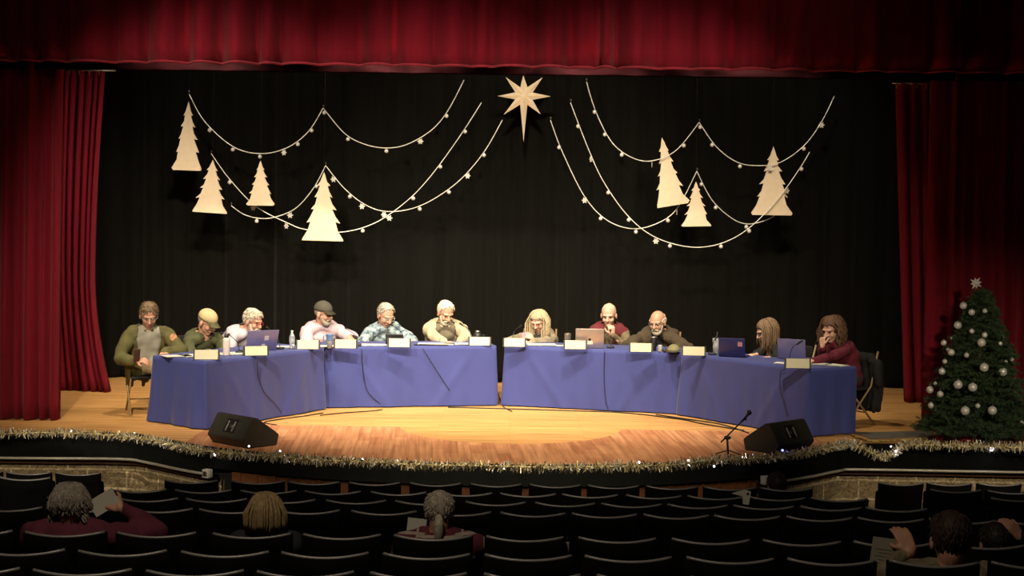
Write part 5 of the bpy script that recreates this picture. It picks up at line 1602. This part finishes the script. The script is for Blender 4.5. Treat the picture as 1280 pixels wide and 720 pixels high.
# ------------------------------------------------------------------ theatre seats
def seat_proto(down):
    o = empty('theatre_seat', (0, 0, 0))             # back plane at local y=0, sitter looks to +Y
    Wd, n = .44, 14
    def backshape(z0, z1, dep, th, w):
        bm = bmesh.new(); F_, B_ = [], []
        for i in range(n + 1):
            u = i / n * 2 - 1; x = u * w / 2; cy = -dep * (1 - u * u)
            row = []
            for zz in range(7):
                z = z0 + (z1 - z0) * zz / 6
                lean = -(z - .45) * .20
                ztop = z + (.018 * u * u) * (zz / 6)
                row.append((x * (1 - .04 * (1 - zz / 6)), cy + lean, ztop))
            F_.append([bm.verts.new((a, b + th, c)) for a, b, c in row]); B_.append([bm.verts.new(p) for p in row])
        for i in range(n):
            for j in range(6):
                bm.faces.new((B_[i][j], B_[i + 1][j], B_[i + 1][j + 1], B_[i][j + 1]))
                bm.faces.new((F_[i][j], F_[i][j + 1], F_[i + 1][j + 1], F_[i + 1][j]))
            bm.faces.new((B_[i][6], B_[i + 1][6], F_[i + 1][6], F_[i][6])); bm.faces.new((B_[i][0], F_[i][0], F_[i + 1][0], B_[i + 1][0]))
        for i in (0, n):
            for j in range(6):
                q = (B_[i][j], B_[i][j + 1], F_[i][j + 1], F_[i][j])
                bm.faces.new(q if i == 0 else q[::-1])
        return bm
    mk('backrest', backshape(.38, .885, .035, .045, Wd), M_SEAT, o)
    bm = bmesh.new(); pts = []
    for i in range(n + 1):
        u = i / n * 2 - 1
        pts.append((u * (Wd - .02) / 2, -.035 * (1 - u * u) - (.893 - .45) * .20 + .014, .887 + .020 * u * u))
    tube(bm, pts, .0085, 8); mk('top_rim', bm, M_RIM, o)
    bm = bmesh.new()
    if down: box(bm, (0, .26, .41), (.42, .42, .08), None, .025)
    else: box(bm, (0, .10, .60), (.42, .08, .40), Matrix.Rotation(.12, 3, 'X'), .025)
    mk('seat', bm, M_SEAT, o)
    for s in (-1, 1):
        bm = bmesh.new(); box(bm, (s * .215, .08, .24), (.02, .07, .52), None, .004); box(bm, (s * .215, .10, .012), (.05, .22, .024), None, .004)
        box(bm, (s * .215, .04, .47), (.02, .16, .06), None, .004)
        mk('side_stand', bm, M_BLACK, o)
    return o
ROWS = {
 1: (606.3, [(241, 0), (324, 0), (393.5, 0), (469, 0), (545, 0), (620, 0), (693.6, 0), (766, 0), (838.7, 0), (911, 0), (981, 1)]),
 2: (618, [(175, 0), (255.6, 0), (337, 0), (417, 0), (499, 0), (580.6, 0), (660, 0), (737, 0), (816.5, 0), (893, 0), (970, 0), (1047, 0)]),
 3: (629, [(100, 0), (187, 0), (272.5, 0), (358, 0), (446, 0), (532, 0), (619.6, 0), (706, 0), (788.6, 0), (870.7, 0), (953, 0), (1036.5, 0), (1118, 0)]),
 4: (642, [(14, 0), (110, 0), (202, 0), (292, 0), (385, 0), (481, 0), (573.5, 0), (666, 0), (755, 0), (844, 0), (932, 0), (1022, 0), (1111, 0), (1200, 0), (1290, 0)]),
 5: (672, [(-30, 0), (85, 1), (199, 0), (317, 1), (429, 0), (541.7, 1), (656, 0), (770.6, 0), (886.7, 0), (999.7, 0), (1113, 0), (1228, 1)]),
 6: (695, [(30, 0), (157, 0), (284, 0), (408, 0), (534, 0), (660, 0), (784, 0), (910.6, 0), (1036, 0), (1163, 1), (1290, 0)]),
 7: (719, [(-32, 0), (107.6, 0), (247, 0), (384, 0), (524, 0), (665, 0), (805, 0)]),
}
ordw = ['first', 'second', 'third', 'fourth', 'fifth', 'sixth', 'seventh', 'eighth', 'ninth', 'tenth', 'eleventh', 'twelfth', 'thirteenth', 'fourteenth', 'fifteenth']
PE, PD = seat_proto(False), seat_proto(True); used = {0: False, 1: False}
def put_seat(px, yc, occ, label, group, sc=1.0, rz=0.0):
    src = PD if occ else PE
    o = src if not used[occ] else copy_tree(src); used[occ] = True
    d = (1.735 - .9 * sc) * F / (yc - 480.9)
    ycc = yc + (px - 640) * .01326
    # x from true ray at that depth
    v = ray(px, ycc); x = v.x * d / v.y
    o.location = (x, d, zf(d)); o.scale = (sc, sc, sc); o.rotation_euler = (0, 0, rz)
    tag(o, label, 'theatre seat', group)
    return Vector((x, d, zf(d)))
SEATPOS = {}
rown = {1: 'front row', 2: 'second row', 3: 'third row', 4: 'fourth row', 5: 'fifth row', 6: 'sixth row', 7: 'nearest row'}
for r, (yc, lst) in ROWS.items():
    for i, (px, occ) in enumerate(lst):
        e = (px - 640) / 640
        yy = yc + 2.0 * e * e
        vis = [k for k, (p_, _) in enumerate(lst)]
        lb = 'black theatre seat, %s from the left in the %s of the main block' % (ordw[i], rown[r])
        SEATPOS[(r, px)] = put_seat(px, yy, occ, lb, 'theatre seats in the %s' % rown[r], rz=-.10 * e)
side = [(39, 599.5, 'left'), (100, 599.5, 'left'), (-22, 599.5, 'left'), (1124, 598.5, 'right'), (1184, 598, 'right'), (1246, 597.5, 'right'), (1307, 597.5, 'right')]
cnt = {}
for px, yc, s in side:
    cnt[s] = cnt.get(s, 0) + 1
    lb = {39: 'tall black theatre seat second from right in the left side block front', 100: 'tall black theatre seat nearest the aisle in the left side block front', -22: 'black theatre seat cut by the left frame edge by the block wall',
          1124: 'tall black theatre seat nearest the aisle before the right block wall', 1184: 'black theatre seat second from the aisle before the right block wall', 1246: 'black theatre seat third from the aisle before the right block wall', 1307: 'black theatre seat cut by the right frame edge by the block wall'}[px]
    put_seat(px, yc, 0, lb, 'theatre seats in front of the block walls', .95)
for px, yc, lb in ((35, 606, 'black theatre seat behind the left block wall seats'), (1191, 606, 'black theatre seat behind the right block wall seats, nearest the aisle'), (1262, 606.5, 'black theatre seat behind the right block wall seats, nearer the frame edge'),
                   (1268, 615.5, 'black theatre seat two rows behind the right block wall seats')):
    put_seat(px, yc, 0, lb, 'theatre seats in the side blocks')

# ------------------------------------------------------------------ audience
def aud(label, px, py, key, ha=180, pitch=.15, hands=None, dy=.14, hsc=.95, **k):
    s = SEATPOS[key]
    H = P(px, py, s.y + dy)
    f = Vector((0, 1, 0))
    if hands is None:
        hands = ((Vector((H.x + .12, H.y + .42, s.z + .62)), (-.3, 1, 0), (0, 0, 1), None, .4), (Vector((H.x - .12, H.y + .42, s.z + .62)), (.3, 1, 0), (0, 0, 1), None, .4))
    return person(label, H, PI, R_(ha), pitch, hands, seatz=.45, floorz=s.z, hips=(H.x, s.y + .28), voxel=.0075, trousers=M_JEANS, hscale=hsc, **k)
s = SEATPOS[(5, 85)]
yA = s.y + .14
# person's right hand is on the image right when seen from behind
aud('person with curly grey hair and dusky magenta top raising a white sheet', 88, 631, (5, 85), 180, .1,
    ((P(150, 634, yA + .12), (-.75, .3, .25), (.2, -.8, .5), (.9, 0, -1), .5), (Vector((s.x - .12, yA + .4, s.z + .62)), (.3, 1, 0), (0, 0, 1), None, .4)),
    shirt=C_PURPLE, hair='curlyshort', haircol=HM_GREY, bulk=1.2, hair_seed=31, sc=1.04, neck=(.10, .0))
o = empty('paper_sheet', P(130, 628, yA + .12))
bm = bmesh.new(); box(bm, (0, 0, 0), (.16, .002, .10), Matrix.Rotation(-.55, 3, 'Y')); mk('sheet', bm, M_PAPER, o, smooth=False)
tag(o, 'white sheet held up by the curly grey-haired person at lower left', 'paper')
aud('person with smooth blond bob seen from behind in the fifth row', 333, 642, (5, 317), 176, .05, shirt=C_NAVY, hair='bob', haircol=HM_BLOND, bulk=1.0, hair_seed=32, sc=1.0, neck=(.12, .0), shw=.16)
s = SEATPOS[(5, 541.7)]
aud('person with grey ponytail and maroon plaid shirt seen from behind', 549, 640, (5, 541.7), 182, .15, shirt=C_PLAID, hair='short', haircol=HM_SILVER, extras={'ponytail': 1}, bulk=1.15, hair_seed=33, sc=.98, neck=(.12, .0))
o = empty('paper_sheet', P(521, 656, s.y + .40))
bm = bmesh.new(); box(bm, (0, 0, 0), (.11, .002, .075), Matrix.Rotation(.1, 3, 'Y')); mk('sheet', bm, M_PAPER, o, smooth=False)
tag(o, 'white sheet beside the left ear of the grey ponytail person', 'paper')
aud('dark-haired person sitting in the front row before the block wall', 971, 607, (1, 981), 180, .1, shirt=C_BLACK, hair='short', haircol=HM_DARK, bulk=.9, hair_seed=34, sc=.95, neck=(.12, .0))
s = SEATPOS[(6, 1163)]
aud('dark brown-haired person in cream print top reading a sheet, lower right', 1188, 676, (6, 1163), 172, .25,
    ((Vector((s.x + .2, s.y + .5, s.z + .62)), (-.3, 1, 0), (0, 0, 1), None, .4), (P(1138, 690, s.y + .30), (-.3, .5, .8), (0, -1, .4), (-.8, 0, -1), .5)),
    shirt=C_PRINT, hair='short', haircol=mat('dark_brown_hair', (.05, .025, .018), rough=.7, var=.4, scale=50), bulk=1.05, hair_seed=35, sc=1.05, neck=(.12, .0), hsc=1.1)
o = empty('paper_sheet', P(1108, 697, s.y + .34))
Rm = Matrix.Rotation(.12, 3, 'Y')
bm = bmesh.new(); box(bm, (0, 0, 0), (.165, .002, .20), Rm); sh = mk('sheet', bm, mat('cream_programme_paper', (.42, .38, .30), rough=.8, var=.05), o, smooth=False)
bm = bmesh.new(); tube(bm, [Rm @ Vector((.045 + .015 * math.cos(a), -.003, .062 + .015 * math.sin(a))) for a in [2 * PI * i / 16 for i in range(16)]], .003, 5, closed=True)
ell(bm, Rm @ Vector((.045, -.002, .062)), (.015, .002, .015)); mk('round_seal', bm, mat('dark_seal_ink', (.05, .035, .03), rough=.7), sh)
bm = bmesh.new()
for i in range(7): box(bm, Rm @ Vector((-.02 + .01 * (i % 2), -.002, .04 - i * .018)), (.09 - .02 * (i % 2), .0012, .003), Rm)
mk('printed_lines', bm, mat('grey_ink', (.22, .2, .17), rough=.8), sh, smooth=False)
tag(o, 'cream programme sheet with round dark seal at lower right', 'paper')
s = SEATPOS[(5, 1228)]
aud('dark-haired person at the lower right corner with a hand at the head', 1243, 680, (5, 1228), 180, .1,
    ((P(1276, 672, s.y + .10), (-.6, .1, .7), (.6, -.6, .2), (1, .1, -.6), .8), (Vector((s.x - .12, s.y + .5, s.z + .6)), (.3, 1, 0), (0, 0, 1), None, .4)),
    shirt=C_BLACK, hair='short', haircol=HM_DARK, bulk=1.0, hair_seed=36, sc=1.0, neck=(.11, .0))
# white things left on the seats
s = SEATPOS[(2, 893)]
o = empty('paper_bag', P(928, 622, s.y - .10))
bm = bmesh.new(); prism(bm, [Vector((-.08, 0, .03)), Vector((.02, 0, .06)), Vector((.065, 0, .045)), Vector((.05, 0, -.055)), Vector((.005, 0, -.05)), Vector((.0, 0, .01))], Vector((0, 0, 0)), Vector((0, .012, 0)))
mk('flap', bm, M_PAPER, o, smooth=False)
bm = bmesh.new(); ell(bm, (.04, -.003, .03), (.010, .004, .010)); mk('hole', bm, M_BLACK, o)
tag(o, 'white folded paper with dark dot hung on a second row seat at right', 'paper')
s = SEATPOS[(5, 656)]
o = empty('seat_tag', P(709, 684, s.y - .02))
bm = bmesh.new(); box(bm, (0, 0, 0), (.02, .004, .06), None, .001); mk('card', bm, mat('dull_white_card', (.3, .28, .26), rough=.7), o)
bm = bmesh.new(); tube(bm, [(0, .004, .03), (0, .02, .06)], .002, 5); mk('cord', bm, M_BLACK, o)
tag(o, 'small white vertical tag between two fifth row seats at centre', 'tag')

bpy.data.scenes.remove(TMP)
